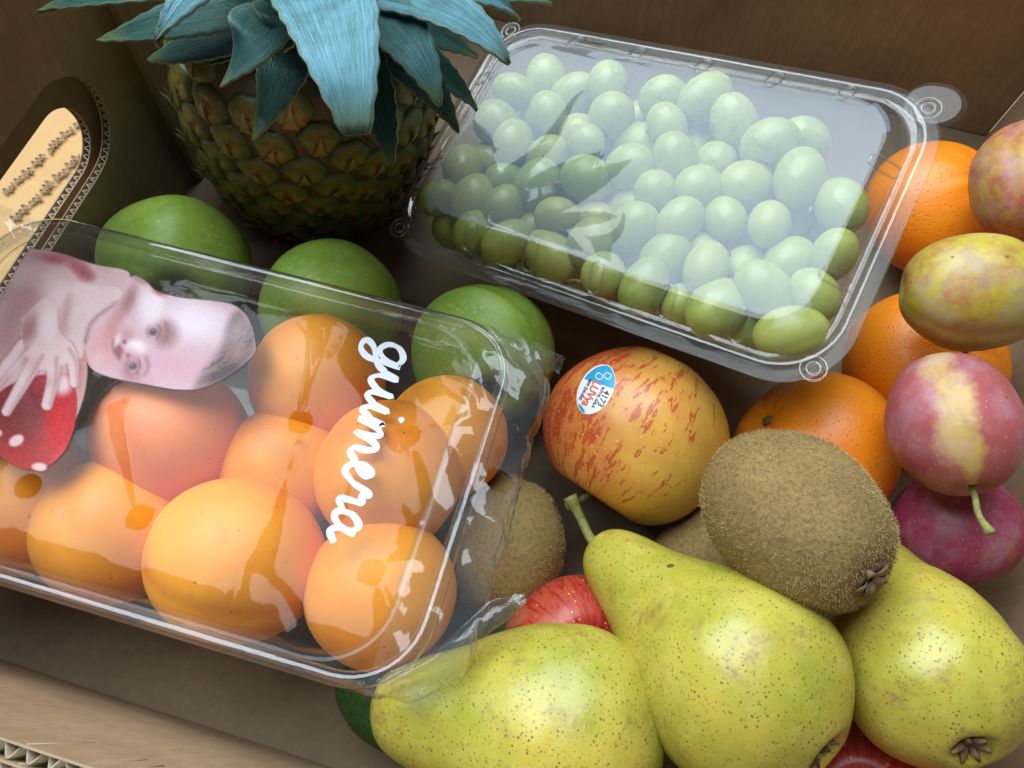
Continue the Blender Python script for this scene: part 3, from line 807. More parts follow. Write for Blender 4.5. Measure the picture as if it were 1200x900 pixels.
def leaf(base, ctrl, tip, width, facing, blunt=False, chan=.28, seed=0., bloom_or_sky=0.):
    n, m = 26, 8; V, F, UV = [], [], []
    rr = random.Random(int(seed * 100))
    for i in range(n + 1):
        s = i / n
        p = base * (1 - s) ** 2 + ctrl * 2 * s * (1 - s) + tip * s * s
        t = ((ctrl - base) * (1 - s) + (tip - ctrl) * s).normalized()
        side = t.cross(facing).normalized(); nn = side.cross(t).normalized()
        w = width * .5 * (min(1, .72 + .9 * s) * (1 - s ** 2.1) ** .85 if not blunt else min(1, .8 + .6 * s) * (1 - .80 * s ** 2.2))
        w = max(w, .00025)
        for j in range(m + 1):
            q = -1 + 2 * j / m
            ser = .0004 * (1 if (i % 2) else -.4) * (abs(q) == 1) * (0 < i < n)
            h = chan * w * (q * q - .4) + .0006 * nz(p.x, p.y, q + seed, 40)
            V.append(p + side * (q * w + (ser if q > 0 else -ser)) + nn * h); UV.append((q, s, bloom_or_sky))
    for i in range(n):
        for j in range(m): F.append((i * (m + 1) + j, i * (m + 1) + j + 1, (i + 1) * (m + 1) + j + 1, (i + 1) * (m + 1) + j))
    V = [PMi @ v for v in V]
    o = obj('leaf', V, F, M_leaf, pine)
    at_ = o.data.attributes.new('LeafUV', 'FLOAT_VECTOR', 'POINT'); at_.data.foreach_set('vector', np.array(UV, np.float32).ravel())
    md = o.modifiers.new('thick', 'SOLIDIFY'); md.thickness = .0009; md.offset = -1
    return o
crown = P1 + paxis.normalized() * .004
cam_p = Vector((0, 0, CAM_H))
# tip pixel, tip height, base pixel offset direction in the crown, width, arch, blunt
LV = [((417, 158), .182, .0300, (388, -70), .208, True),
      ((183, 46), .186, .0150, (250, -70), .205, False),
      ((114, 46), .128, .0230, (260, 10), .146, False),
      ((172, 69), .120, .0260, (270, 45), .136, False),
      ((258, 101), .140, .0240, (318, 20), .176, False),
      ((295, 164), .122, .0220, (350, 60), .156, False),
      ((517, 124), .158, .0210, (470, -20), .180, False),
      ((598, 74), .168, .0185, (520, -40), .184, False),
      ((459, 196), .122, .0200, (440, 60), .152, False),
      ((538, 156), .122, .0190, (480, 40), .152, False),
      ((560, 128), .112, .0150, (510, 60), .140, False),
      ((560, 66), .118, .0180, (490, 20), .140, False),
      ((609, 22), .160, .0120, (560, -50), .190, False),
      ((646, 3), .150, .0140, (570, -30), .176, False),
      ((44, 12), .142, .0180, (190, -40), .170, False),
      ((330, 60), .150, .0250, (340, -10), .170, False),
      ((225, 75), .118, .0230, (300, 40), .134, False),
      ((430, 120), .120, .0240, (410, 40), .146, False)]
for i, ((tx, ty), tz, w, (mx, my), mz, bl) in enumerate(LV):
    tip = at(tx, ty, tz); ctrl = at(mx, my, mz)
    d = (tip - crown); d.z = 0
    base = crown + d.normalized() * .010
    base.z = crown.z + (.016 if mz > .19 else .006 if mz > .16 else 0)
    leaf(base, ctrl, tip, w, (cam_p - ctrl).normalized() * .5 + Vector((-.22, .2, .7)), bl, seed=i * 1.7, bloom_or_sky={0: 1., 1: .95, 7: .9, 12: .8, 4: .16, 6: .34, 15: .1, 13: .4}.get(i, .03))  # last argument: how much painted sky blue each leaf gets
for i in range(13):                            # upright inner leaves above the frame
    a = i * 2.4; rad = .012 + .004 * i
    base = crown + Vector((math.cos(a) * .006, math.sin(a) * .006, .014)); h = .075 - .003 * i
    if math.sin(a) < -.45: continue
    ctrl = base + Vector((math.cos(a) * .015, math.sin(a) * .015 + .02, h * .7)); tip = base + Vector((math.cos(a) * (.03 + .003 * i), math.sin(a) * (.03 + .003 * i) + .03, h))
    leaf(base, ctrl, tip, .018, Vector((-math.cos(a), -math.sin(a), .5)), False, seed=30 + i)

# ------------------------------------------------------------------ rounded rectangular plastic trays
def rrect(w, h, r, n=10):
    P = []
    for (cx, cy_, a0) in ((1, 1, 0), (-1, 1, 90), (-1, -1, 180), (1, -1, 270)):
        for k in range(n + 1):
            a = math.radians(a0 + 90 * k / n)
            P.append((cx * (w / 2 - r) + r * math.cos(a), cy_ * (h / 2 - r) + r * math.sin(a)))
    Q = []                                     # extra points along the straight sides
    N = len(P)
    for i in range(N):
        p, q = P[i], P[(i + 1) % N]; Q.append(p)
        if math.dist(p, q) > .02:
            for k in range(1, 12): Q.append((p[0] + (q[0] - p[0]) * k / 12, p[1] + (q[1] - p[1]) * k / 12))
    return Q
def loft(rings, cap_last=True, wob=0., seed=0.):
    V, F = [], []; n = None
    for (w, h, r, z) in rings:
        R = rrect(w, h, r); n = len(R)
        for (x, y) in R: V.append((x, y, z + wob * nz(x, y, seed, 40)))
    for k in range(len(rings) - 1):
        for i in range(n): F.append((k * n + i, k * n + (i + 1) % n, (k + 1) * n + (i + 1) % n, (k + 1) * n + i))
    if cap_last:
        w, h, r, z = rings[-1]
        prev = list(range((len(rings) - 1) * n, len(rings) * n))
        for s in (.85, .65, .42, .2):
            R = [(a * s, b * s) for a, b in rrect(w, h, r)]; cur = list(range(len(V), len(V) + n))
            for (x, y) in R: V.append((x, y, z + wob * nz(x, y, seed, 40)))
            for i in range(n): F.append((prev[i], prev[(i + 1) % n], cur[(i + 1) % n], cur[i]))
            prev = cur
        F.append(tuple(prev))
    return V, F
def rot_from_vec(v):
    v = Vector(v); return Matrix.Rotation(v.length, 3, v.normalized())

# ------------------------------------------------------------------ grape punnet
GW, GH = .190, .120
g_rot = rot_from_vec([math.radians(a) for a in (11.6, -17.5, -12.8)])
g_m = pose(Vector((.0026, .2037, .0862)), g_rot); g_mi = g_m.inverted()
pun = empty('grape_punnet', g_m); tag(pun, 'clear plastic clamshell punnet of green grapes propped up on the mandarins', 'punnet')
GD = -.047
obj('base', *loft([(GW - .001, GH - .001, .024, -.0022), (GW - .012, GH - .012, .021, -.0016), (GW - .015, GH - .015, .020, -.004), (GW - .020, GH - .020, .020, -.014), (GW - .030, GH - .030, .018, -.038), (GW - .036, GH - .036, .016, GD + .002), (GW - .044, GH - .044, .014, GD)], True, .0005, 2.), M_tray, pun)
lid = obj('lid', *loft([(GW - .017, GH - .017, .019, .0012), (GW - .019, GH - .019, .019, .0050), (GW - .030, GH - .028, .017, .0098), (GW - .034, GH - .034, .016, .0106), (GW - .037, GH - .037, .015, .0098), (GW - .040, GH - .040, .014, .0096)], True, .0006, 7.), M_lid, pun)
lid.data.materials.append(M_fog)
for p in lid.data.polygons:
    if abs(p.center.x) < GW / 2 - .0172 and abs(p.center.y) < GH / 2 - .0172: p.material_index = 1
obj('rim', *loft([(GW, GH, .025, -.0004), (GW - .0015, GH - .0015, .0245, .0010), (GW - .006, GH - .006, .0225, .0011), (GW - .0075, GH - .0075, .022, .0026), (GW - .0105, GH - .0105, .021, .0028), (GW - .012, GH - .012, .0205, .0012), (GW - .017, GH - .017, .019, .0011)], False, .0002, 3.), M_rim, lid)
def g_local(px, py, z):                         # point of the punnet's own frame seen at that pixel
    o = g_mi @ Vector((0, 0, CAM_H)); d = g_mi.to_3x3() @ ray(px, py); t = (z - o.z) / d.z
    return o + d * t
def slot_ring(L, W, rad=.00045):
    P = []
    for k in range(28):
        a = 2 * math.pi * k / 28; P.append(((W / 2) * math.cos(a), (L / 2 - W / 2) * (1 if math.sin(a) > 0 else -1) + (W / 2) * math.sin(a), 0))
    P.append(P[0]); return tube(P, rad, 6, False)
sm = slot_ring(.0115, .0050)
sr = bpy.data.meshes.new('vent_slot')
fs = None
def put(mesh_o, name, m):
    global fs
    if mesh_o.name not in [o.name for o in COL.objects]: COL.objects.link(mesh_o)
    mesh_o.matrix_local = m
SLOTS = []
for x in (-.050, -.022, .006, .034, .060): SLOTS.append((x, -(GH / 2 - .0125), 0, -.55)); SLOTS.append((x, GH / 2 - .0125, math.pi, -.55))
for y in (-.022, .022): SLOTS.append((GW / 2 - .0130, y, math.pi / 2, -.55)); SLOTS.append((-(GW / 2 - .0130), y, -math.pi / 2, -.55))
v0 = None
for (x, y, a, tl) in SLOTS:
    m = Matrix.Translation((x, y, .0078)) @ Matrix.Rotation(a, 4, 'Z') @ Matrix.Rotation(.5, 4, 'X')
    if v0 is None: v0 = obj('vent_slot', *sm, M_rim, lid); o = v0
    else: o = v0.copy(); COL.objects.link(o)
    o.matrix_local = m
kn = None
for sx in (-1, 1):
    for sy in (-1, 1):
        V, F = join(*[tube([(r * math.cos(a), r * math.sin(a), 0) for a in np.linspace(0, 2 * math.pi, 25)], .0005, 6, False) for r in (.0022, .0042)])
        if kn is None: kn = obj('press_stud', V, F, M_rim, lid); o = kn
        else: o = kn.copy(); COL.objects.link(o)
        o.location = (sx * (GW / 2 - .0085), sy * (GH / 2 - .0085), .0022)
V, F = loft([(.030, .026, .012, 0), (.028, .024, .011, .0010), (.0, .0, .0, .0010)][:2], False)
tab = obj('pull_tab', *loft([(.021, .019, .0094, -.0005), (.0195, .0175, .0086, .0008), (.016, .014, .0068, .0009)], True), M_tray, lid)
tab.location = (GW / 2 - .0075, GH / 2 - .006, .0008)
# condensation drops on the lid
rs = random.Random(5); dv = []
for k in range(150):
    c = rs.choice([(868, 140, 30), (890, 175, 32), (790, 160, 40), (850, 175, 45), (760, 120, 70)])
    p = g_local(rs.gauss(c[0], c[2]), rs.gauss(c[1], c[2] * .5), .0101)
    r = rs.choice([.0003, .0004, .0005, .0006, .0009])
    if abs(p.x) > GW / 2 - .022 or abs(p.y) > GH / 2 - .022: continue
    v, f = lathe([(0, r * .6), (r * .5, r * .5), (r * .87, r * .25), (r, 0)], 9); dv.append(([(a[0] + p.x, a[1] + p.y, a[2] + p.z) for a in v], f))
tag(obj('water_drops', *join(*dv), M_tray, lid), kind='stuff')

# the bunch: berries settled by pushing spheres apart inside the tray
TOP = [(705, 105), (780, 118), (712, 148), (862, 148), (775, 160), (590, 215), (530, 240), (560, 272), (650, 265), (740, 258), (740, 200), (640, 190), (830, 195), (815, 228), (700, 290), (640, 310), (588, 305), (775, 305), (845, 250), (830, 320), (905, 270), (940, 210), (895, 172), (980, 238), (920, 315), (980, 312), (890, 350), (945, 355), (865, 362), (692, 340), (800, 360), (845, 378), (755, 345), (915, 405), (962, 392), (600, 165), (610, 110), (685, 215), (870, 215), (650, 135), (565, 150), (795, 265), (545, 195)]
rs = random.Random(21)
C, R_ = [], []
for (px, py) in TOP:
    C.append(list(g_local(px, py, -.0035 + rs.uniform(-.004, .002)))); R_.append(rs.uniform(.0078, .0102))
for k in range(30):
    C.append([rs.uniform(-.070, .050), rs.uniform(-.048, .030), rs.uniform(-.022, -.006)]); R_.append(rs.uniform(.0076, .0096))
for k in range(84):
    C.append([rs.uniform(-.068, .044), rs.uniform(-.045, .034), rs.uniform(-.038, -.014)]); R_.append(rs.uniform(.0078, .0098))
C = np.array(C); R_ = np.array(R_); C0 = C.copy(); nt_ = len(TOP)
for it in range(260):
    D = C[:, None] - C[None]; dist = np.linalg.norm(D, axis=2) + 1e-9
    ov = (R_[:, None] + R_[None]) * .97 - dist; np.fill_diagonal(ov, 0); ov = np.clip(ov, 0, None)
    C += (D / dist[..., None] * ov[..., None] * .25).sum(1)
    C[:nt_] += (C0[:nt_] - C[:nt_]) * .10
    zz = np.clip((-C[:, 2]) / .047, 0, 1); hw = GW / 2 - .009 - .012 * zz - R_; hh = GH / 2 - .009 - .012 * zz - R_
    C[:, 0] = np.clip(C[:, 0], -hw, hw); C[:, 1] = np.clip(C[:, 1], -hh, hh); C[:, 2] = np.clip(C[:, 2], GD + R_ + .001, .0070 - R_)
bun = empty('grape_bunch', g_m); tag(bun, 'bunch of plump green grapes packed inside the clear punnet', 'grapes')
g0 = None
for i in range(len(C)):
    if g0 is None:
        def gd(x, y, z):
            k = 1 + .02 * nz(x, y, z, 120); return (x * k, y * k, z)
        g0 = obj('grape', *lathe(ellip_profile(1.0, 1.10, 18), 26, None), M_grape, bun); o = g0
    else: o = g0.copy(); COL.objects.link(o)
    q = Vector((rs.gauss(0, 1), rs.gauss(0, 1), rs.gauss(0, .5))).normalized().to_track_quat('Z', 'X')
    s = R_[i] * .985
    o.matrix_local = Matrix.LocRotScale(Vector(C[i]), q, Vector((s, s * rs.uniform(.93, 1.04), s * rs.uniform(1.0, 1.24))))
sg = [tube(catmull([g_local(610, 208, .000), g_local(640, 205, .001), g_local(655, 215, .0005), g_local(700, 190, -.002)], 5), .0011, 8), tube(catmull([g_local(638, 180, .0), g_local(641, 205, .001), g_local(640, 235, -.004)], 5), .0013, 8), tube(catmull([g_local(590, 245, -.012), g_local(600, 290, -.003), g_local(615, 330, -.012)], 5), .0012, 8),
      *[tube(catmull([g_local(x, y, -.010), g_local(x + 22 * math.cos(k * 2.1), y + 20 * math.sin(k * 2.1), -.002), g_local(x + 46 * math.cos(k * 2.1 + .4), y + 40 * math.sin(k * 2.1 + .4), -.008)], 5), .0009, 7) for k, (x, y) in enumerate([(640, 205), (700, 250), (760, 230), (820, 290), (880, 300), (720, 130), (800, 190), (930, 260), (600, 280), (660, 330), (860, 340)])],
      tube(catmull([(-.06, 0, -.018), (-.02, .005, -.016), (.02, -.004, -.018), (.05, .004, -.02)], 6), .0018, 8)]
obj('stalk', *join(*sg), M_stem_b, bun)

# ------------------------------------------------------------------ apricot pack
AW, AH = .200, .126
a_m = pose(Vector((-.1175, .0635, .0800)), rot_from_vec([math.radians(a) for a in (-4.0, -1.5, .6)])); a_mi = a_m.inverted()
pack = empty('apricot_pack', a_m); tag(pack, 'film wrapped clear tray of apricots with white script and a printed child', 'fruit pack')
def a_local(px, py, z):
    o = a_mi @ Vector((0, 0, CAM_H)); d = a_mi.to_3x3() @ ray(px, py); t = (z - o.z) / d.z
    return o + d * t
AD = -.058
TWD, THT = AW - .016, AH - .004
tray = obj('tray', *loft([(TWD, THT, .022, -.0015), (TWD - .0015, THT - .0015, .0215, -.0002), (TWD - .006, THT - .006, .020, -.0002), (TWD - .009, THT - .009, .019, -.004), (TWD - .018, THT - .018, .017, -.030), (TWD - .026, THT - .026, .015, AD + .003), (TWD - .034, THT - .034, .013, AD)], True, .0005, 4.), M_tray, pack)
tray.location = (-.006, 0, 0)
rimo = obj('tray_rim', *loft([(AW - .003, AH + .000, .0225, -.0060), (AW - .001, AH + .0018, .0232, -.0035), (AW - .0005, AH + .0022, .0234, -.0012), (AW - .002, AH + .001, .0228, .0026), (AW - .005, AH - .002, .0215, .0034), (AW - .0085, AH - .0055, .0198, .0026), (AW - .010, AH - .007, .019, .0006)], False, .0003, 6.), M_rim, tray)
rimo.location = (.003, 0, 0)
APR = [((372, 447), .0262, 'yellow apricot at the back of the tray behind the white script', M_apr),
       ((202, 514), .0276, 'pink blushed apricot touching the printed face on the film', M_aprp),
       ((333, 552), .0240, 'apricot half hidden in the middle of the tray', M_apr),
       ((457, 556), .0268, 'large orange apricot under the white script lettering', M_apr),
       ((523, 512), .0235, 'apricot behind the large one at the crinkled end of the film', M_apr),
       ((278, 655), .0280, 'biggest apricot at the front edge of the tray', M_apr),
       ((131, 622), .0255, 'apricot with a round film hole over it beside the biggest apricot', M_apr),
       ((24, 588), .0265, 'apricot below the printed red tomato', M_apr),
       ((447, 692), .0258, 'apricot at the front corner of the tray by the crinkled film', M_apr)]
rs = random.Random(8); apc = []
for i, ((px, py), R, lb, m_) in enumerate(APR):
    top = [-.001, .002, -.010, .003, -.007, .001, -.004, -.004, -.004][i]
    p = a_local(px, py, top - R); apc.append((p, R, top))
    w = a_m @ p
    ax = cv(rs.uniform(-.9, .9), rs.uniform(-.6, .6), rs.uniform(-.5, .2)); 
    if i == 5: ax = cv(-.9, .25, .05)
    drupe('apricot', lb, 'apricot', w, basis(ax, cv(.2, -.5, .9) if i in (0, 1, 3, 5, 6) else cv(.8, .5, -.5)), R, R * (1.06 if i == 5 else .98), m_, 'apricots in the tray', seed=i * 1.3, groove=.035, flat=.97)
# film surface in the pack's frame
_lat = np.random.RandomState(12).uniform(-1, 1, (64, 64))
def facets(u, v, sp):                          # flat triangular facets, like creased stiff film
    x, y = u / sp + 31.3, v / sp + 31.7; x += .35 * y - 11; i, j = int(math.floor(x)) % 63, int(math.floor(y)) % 63; a, b = x - math.floor(x), y - math.floor(y)
    L = _lat
    if a + b < 1: return L[i, j] + a * (L[i + 1, j] - L[i, j]) + b * (L[i, j + 1] - L[i, j])
    return L[i + 1, j + 1] + (1 - a) * (L[i, j + 1] - L[i + 1, j + 1]) + (1 - b) * (L[i + 1, j] - L[i + 1, j + 1])
WEDGE = [((352, 495), (296, 668), 20, .34), ((352, 500), (392, 366), 22, -.30), ((437, 668), (470, 765), 24, -.36), ((436, 664), (532, 598), 20, .40), ((478, 516), (612, 470), 9, .45), ((478, 520), (505, 650), 34, .34), ((165, 610), (150, 470), 20, .36), ((292, 645), (265, 745), 14, .40), ((300, 650), (350, 735), 16, -.40), ((430, 470), (402, 640), 8, -.4), ((560, 420), (590, 520), 22, .3)]
WL = []
for (p0, p1, hw, sl) in WEDGE:
    q0 = a_local(*p0, .004); q1 = a_local(*p1, .004); d = q1 - q0; L = math.hypot(d.x, d.y)
    WL.append((q0.x, q0.y, d.x / L, d.y / L, L, hw * .27 / 900, sl))
def film_z(u, v):
    z = .0025
    for (p, R, top) in apc:
        d2 = (u - p.x) ** 2 + (v - p.y) ** 2
        z += max(0, top + .0035) * math.exp(-d2 / .0005) * .5
    for (x, y, dx, dy, L, w, sl) in WL:
        l = ((u - x) * dx + (v - y) * dy) / L
        if l < 0 or l > 1: continue
        c = abs(-(u - x) * dy + (v - y) * dx); ww = w * (.12 + l)
        if c < ww: z += sl * (ww - c) * min(1, l * 6, (1 - l) * 4)
    e = min(AW / 2 - abs(u), AH / 2 - abs(v)); k = max(0., min(1., e / .016))
    z = .0012 + (z + .0006 * nz(u, v, 1, 28) + .0008 * facets(u, v, .030) + .00028 * facets(u + .3 * v, v * .6, .011)) * (k * k * (3 - 2 * k))
    rr_ = max(0., (u - (AW / 2 - .028)) / .028)        # crumpled towards the sealed end
    z += rr_ * (.0024 * facets(u, v, .0095) + .0010 * facets(v, u, .0052) + .001)
    return z
FR = .022
def film_pt(u, v):
    cx = max(-(AW / 2 - FR), min(AW / 2 - FR, u)); cy_ = max(-(AH / 2 - FR), min(AH / 2 - FR, v))
    du, dv_ = u - cx, v - cy_; d = math.hypot(du, dv_)
    if d <= FR: return Vector((u, v, film_z(u, v)))
    e = d - FR; nx, ny = du / d, dv_ / d
    bu, bv = cx + nx * FR, cy_ + ny * FR; right = max(0., nx)
    crum = (.25 + 1.3 * right) * (.0016 * facets(bv + bu, e + .02, .0085) + .0006 * facets(e, bv + bu, .004))
    out = .0010 + .85 * min(e, .009) * right - .28 * e * (1 - right) + crum
    return Vector((bu + nx * out, bv + ny * out, film_z(bu, bv) - (e * .95 - .55 * min(e, .009) * right) + .5 * crum))
HOLES = [(352, 495), (478, 513), (435, 670), (165, 607), (33, 570), (584, 560), (292, 640)]
hl = [a_local(px, py, .004) for px, py in HOLES]; HR = .0041
step = .0013; UX = AW / 2 + .024; VX = AH / 2 + .014
nu, nv = int(2 * UX / step), int(2 * VX / step)
idx, V, F = {}, [], []
uvs = np.zeros((nu + 1, nv + 1, 2))
for i in range(nu + 1):
    for j in range(nv + 1): uvs[i, j] = (-UX + 2 * UX * i / nu, -VX + 2 * VX * j / nv)
inside = np.zeros((nu + 1, nv + 1), bool)
for h in hl[:6]:
    d = np.hypot(uvs[..., 0] - h.x, uvs[..., 1] - h.y)
    inside |= d < HR - step * .45
    snap = (d >= HR - step * .45) & (d < HR + step * .62)
    for i, j in zip(*np.nonzero(snap)):
        q = uvs[i, j] - np.array([h.x, h.y]); uvs[i, j] = np.array([h.x, h.y]) + q / np.linalg.norm(q) * HR
for i in range(nu + 1):
    for j in range(nv + 1): V.append(film_pt(*uvs[i, j]))
for i in range(nu):
    for j in range(nv):
        if inside[i, j] or inside[i + 1, j] or inside[i, j + 1] or inside[i + 1, j + 1]: continue
        a = i * (nv + 1) + j; F.append((a, a + nv + 1, a + nv + 2, a + 1))
film = obj('film', V, F, M_film, pack)
film.data.materials.append(M_crinkle)
for p in film.data.polygons:
    c = p.center
    if c.x > AW / 2 - .016 or c.z < -.004: p.material_index = 1
# white script lettering
G = [[(.75, .85), (.45, 1.0), (.1, .75), (.05, .3), (.35, .02), (.68, .4), (.8, .95), (.76, .2), (.68, -.4), (.40, -.72), (.08, -.6), (.25, -.25), (.85, .08), (1.1, .45)],
     [(1.1, .45), (1.3, .98), (1.27, .3), (1.5, .0), (1.82, .35), (1.98, .98), (1.95, .3), (2.12, .02), (2.4, .35)],
     [(2.4, .35), (2.6, .98), (2.56, .3), (2.72, .02), (3.0, .4)], [(2.70, 1.50), (2.76, 1.56), (2.80, 1.50)],
     [(3.0, .4), (3.15, .95), (3.12, .4), (3.1, .0), (3.3, .72), (3.53, .98), (3.66, .6), (3.62, 0), (3.85, .74), (4.08, .98), (4.22, .6), (4.2, .15), (4.4, .0), (4.7, .3)],
     [(4.7, .3), (4.98, .55), (5.15, .85), (4.98, 1.02), (4.76, .62), (4.85, .15), (5.15, .0), (5.48, .4)],
     [(5.48, .4), (5.68, 1.0), (5.80, 1.12), (5.85, .86), (6.12, .90), (6.10, .4), (6.2, .05), (6.5, .25)],
     [(7.22, .82), (6.95, 1.02), (6.6, .65), (6.62, .12), (6.92, .05), (7.2, .5), (7.27, .98), (7.22, .3), (7.42, .0), (7.8, .25)]]
LO = np.array([447., 400.]); LDIR = np.array([-.262, .965]); LUP = np.array([.965, .262]); LU = 31.0
parts = []
for s_ in G:
    pts = []
    for q in catmull(s_, 6):
        p = LO + LDIR * (q[0] * LU) + LUP * (q[1] * LU * .98); l = a_local(p[0], p[1], .0045); pts.append((l.x, l.y))
    wd = [.0021 * (.78 + .35 * abs(math.sin(k * .23))) for k in range(len(pts))]
    parts.append(ribbon(pts, wd, lambda x, y: film_z(x, y) + .0005))
let = obj('lettering', *join(*parts), M_white, film); let['label'] = 'white cursive lettering printed down the film'
# printed picture of a child with a red tomato
W0, W1, H0, H1, ST = -60, 306, 282, 562, 1.5
xs = np.arange(W0, W1, ST); ys = np.arange(H0, H1, ST); PX, PY = np.meshgrid(xs, ys)
col = np.zeros(PX.shape + (3,)); alp = np.zeros(PX.shape)
def sd_poly(P):
    P = np.array(catmull(P + [P[0]], 5)); d = np.full(PX.shape, 1e9); ins = np.zeros(PX.shape, bool)
    for (x0, y0), (x1, y1) in zip(P[:-1], P[1:]):
        ex, ey = x1 - x0, y1 - y0; t = np.clip(((PX - x0) * ex + (PY - y0) * ey) / (ex * ex + ey * ey + 1e-9), 0, 1)
        d = np.minimum(d, np.hypot(PX - x0 - ex * t, PY - y0 - ey * t))
        c = ((y0 > PY) != (y1 > PY)) & (PX < (x1 - x0) * (PY - y0) / (y1 - y0 + 1e-12) + x0); ins ^= c
    return np.where(ins, -d, d)
def sd_line(P, r0, r1):
    P = np.array(catmull(P, 6)); d = np.full(PX.shape, 1e9); n = len(P)
    for k, ((x0, y0), (x1, y1)) in enumerate(zip(P[:-1], P[1:])):
        ex, ey = x1 - x0, y1 - y0; t = np.clip(((PX - x0) * ex + (PY - y0) * ey) / (ex * ex + ey * ey + 1e-9), 0, 1)
        d = np.minimum(d, np.hypot(PX - x0 - ex * t, PY - y0 - ey * t) - (r0 + (r1 - r0) * k / n))
    return d
def sd_el(x, y, rx, ry, a=0.):
    c, s = math.cos(a), math.sin(a); X = (PX - x) * c + (PY - y) * s; Y = -(PX - x) * s + (PY - y) * c
    return (np.hypot(X / rx, Y / ry) - 1) * min(rx, ry)
def paint(sd, rgb, soft=1.2, op=1.0, cover=True, clip=None):
    global col, alp
    m = (1 - sstep(-soft, soft, sd)) * op
    if clip is not None: m = m * (1 - sstep(-1, 1, clip))
    col = col * (1 - m[..., None]) + np.array(srgb(*rgb)) * m[..., None]
    if cover: alp = np.maximum(alp, m)
body = sd_poly([(34, 290), (70, 296), (110, 308), (148, 316), (150, 330), (140, 350), (112, 372), (100, 400), (104, 440), (96, 480), (70, 520), (10, 520), (-70, 520), (-70, 480), (-30, 400), (10, 330)])
paint(body, (218, 184, 180))
for a in ((45, 330, 55, 14, .35, (232, 206, 204)), (85, 345, 30, 14, -.3, (236, 214, 212)), (20, 380, 18, 60, .4, (196, 150, 146)), (95, 420, 10, 50, 0, (205, 140, 125))): paint(sd_el(*a[:5]), a[5], 9, .7, False, body)
for a in ((62, 303, 16, 6, .2), (92, 312, 14, 8, .5), (100, 322, 10, 7, .2), (78, 300, 8, 3, .2)): paint(sd_el(*a), (176, 74, 74), 5, .75, False, body)
arm = sd_poly([(70, 350), (110, 335), (140, 338), (138, 360), (112, 372), (100, 400), (96, 420), (86, 415), (72, 385)])
paint(arm, (228, 202, 200), 2, .9); paint(sd_el(76, 372, 5, 26, .2), (190, 138, 126), 5, .6, False, body)
tom = sd_poly([(84, 438), (92, 470), (88, 505), (72, 535), (45, 551), (15, 545), (-12, 520), (-14, 480), (5, 455), (40, 440)])
paint(tom, (196, 26, 34)); paint(sd_el(20, 480, 40, 40), (128, 22, 34), 22, .7, False, tom); paint(sd_el(70, 500, 16, 34), (226, 40, 44), 14, .8, False, tom)
paint(sd_el(74, 450, 11, 12), (246, 218, 222), 7, .9, False, tom); paint(sd_el(70, 535, 22, 5, -.8), (236, 110, 100), 5, .5, False, tom)
palm = sd_poly([(24, 372), (50, 350), (66, 352), (68, 385), (84, 404), (88, 420), (60, 432), (40, 430), (26, 405)])
fing = [([(45, 415), (28, 445), (8, 482)], 9, 5), ([(62, 418), (62, 445), (55, 474)], 8.5, 6), ([(78, 408), (86, 425), (88, 450)], 8, 4.5), ([(26, 405), (0, 440), (-22, 470)], 9, 6)]
for P, a, b in fing: paint(sd_line(P, a + 1.5, b + 1.5), (168, 92, 84), 3, .55)
paint(palm, (230, 204, 200), 1.5)
for P, a, b in fing:
    d = sd_line(P, a, b); paint(d, (232, 206, 202), 1.5); paint(sd_line([(p[0] + 4, p[1] + 1) for p in P], 2.5, 1.5), (190, 136, 126), 3, .55, False, d)
paint(sd_el(32, 385, 10, 18, .4), (178, 112, 100), 8, .75, False, palm); paint(sd_el(56, 378, 9, 18), (240, 222, 220), 7, .8, False, palm)
for a in ((20, 517, 9, 6, -.5), (47, 548, 9, 5, .1), (-4, 508, 7, 5, 0)): paint(sd_el(*a), (238, 206, 200), 1.5)
face_P = [(99, 408), (104, 382), (122, 362), (142, 346), (147, 328), (158, 322), (172, 330), (184, 341), (214, 349), (250, 352), (276, 358), (292, 374), (300, 400), (299, 416), (282, 432), (262, 446), (238, 458), (208, 460), (176, 455), (146, 449), (118, 440), (104, 428)]
face = sd_poly(face_P); paint(face, (222, 190, 192), 1.3)
for x, y, rx, ry, a, c, so, op in ((230, 378, 38, 22, .1, (240, 224, 232), 16, .95), (178, 358, 14, 24, .1, (240, 226, 230), 9, .9), (122, 410, 18, 24, 0, (226, 176, 168), 10, .8), (150, 352, 7, 18, .35, (170, 110, 104), 6, .75), (134, 380, 8, 22, .3, (206, 142, 132), 8, .7), (196, 394, 14, 16, .2, (176, 122, 116), 9, .8), (158, 436, 12, 14, .1, (178, 122, 122), 7, .75), (200, 432, 46, 14, .1, (222, 168, 180), 12, .6), (150, 395, 8, 10, 0, (200, 140, 130), 6, .6), (166, 326, 14, 5, .5, (188, 130, 122), 4, .8), (186, 343, 8, 3, .4, (190, 50, 44), 3, .8)):
    paint(sd_el(x, y, rx, ry, a), c, so, op, False, face)
hair = sd_poly([(290, 372), (300, 398), (299, 416), (278, 434), (252, 450), (230, 458), (238, 440), (252, 420), (262, 400), (268, 376), (280, 362)])
paint(hair, (150, 118, 106), 7, .85, False, face); paint(sd_el(266, 436, 26, 9, -.55), (96, 70, 66), 6, .85, False, face); paint(sd_el(284, 395, 9, 20, 0), (166, 138, 128), 6, .6, False, face)
paint(sd_poly([(133, 398), (140, 404), (146, 412), (142, 424), (136, 418), (132, 408)]), (160, 84, 84), 3, .8, False, face)
paint(sd_el(138, 400, 3, 8, .3), (236, 214, 214), 2, .8, False, face)
paint(sd_el(160, 408, 11, 8, .2), (246, 230, 232), 5, .95, False, face); paint(sd_el(152, 419, 3, 3), (120, 60, 58), 2, .7, False, face); paint(sd_el(147, 402, 2.5, 3), (130, 70, 66), 2, .7, False, face)
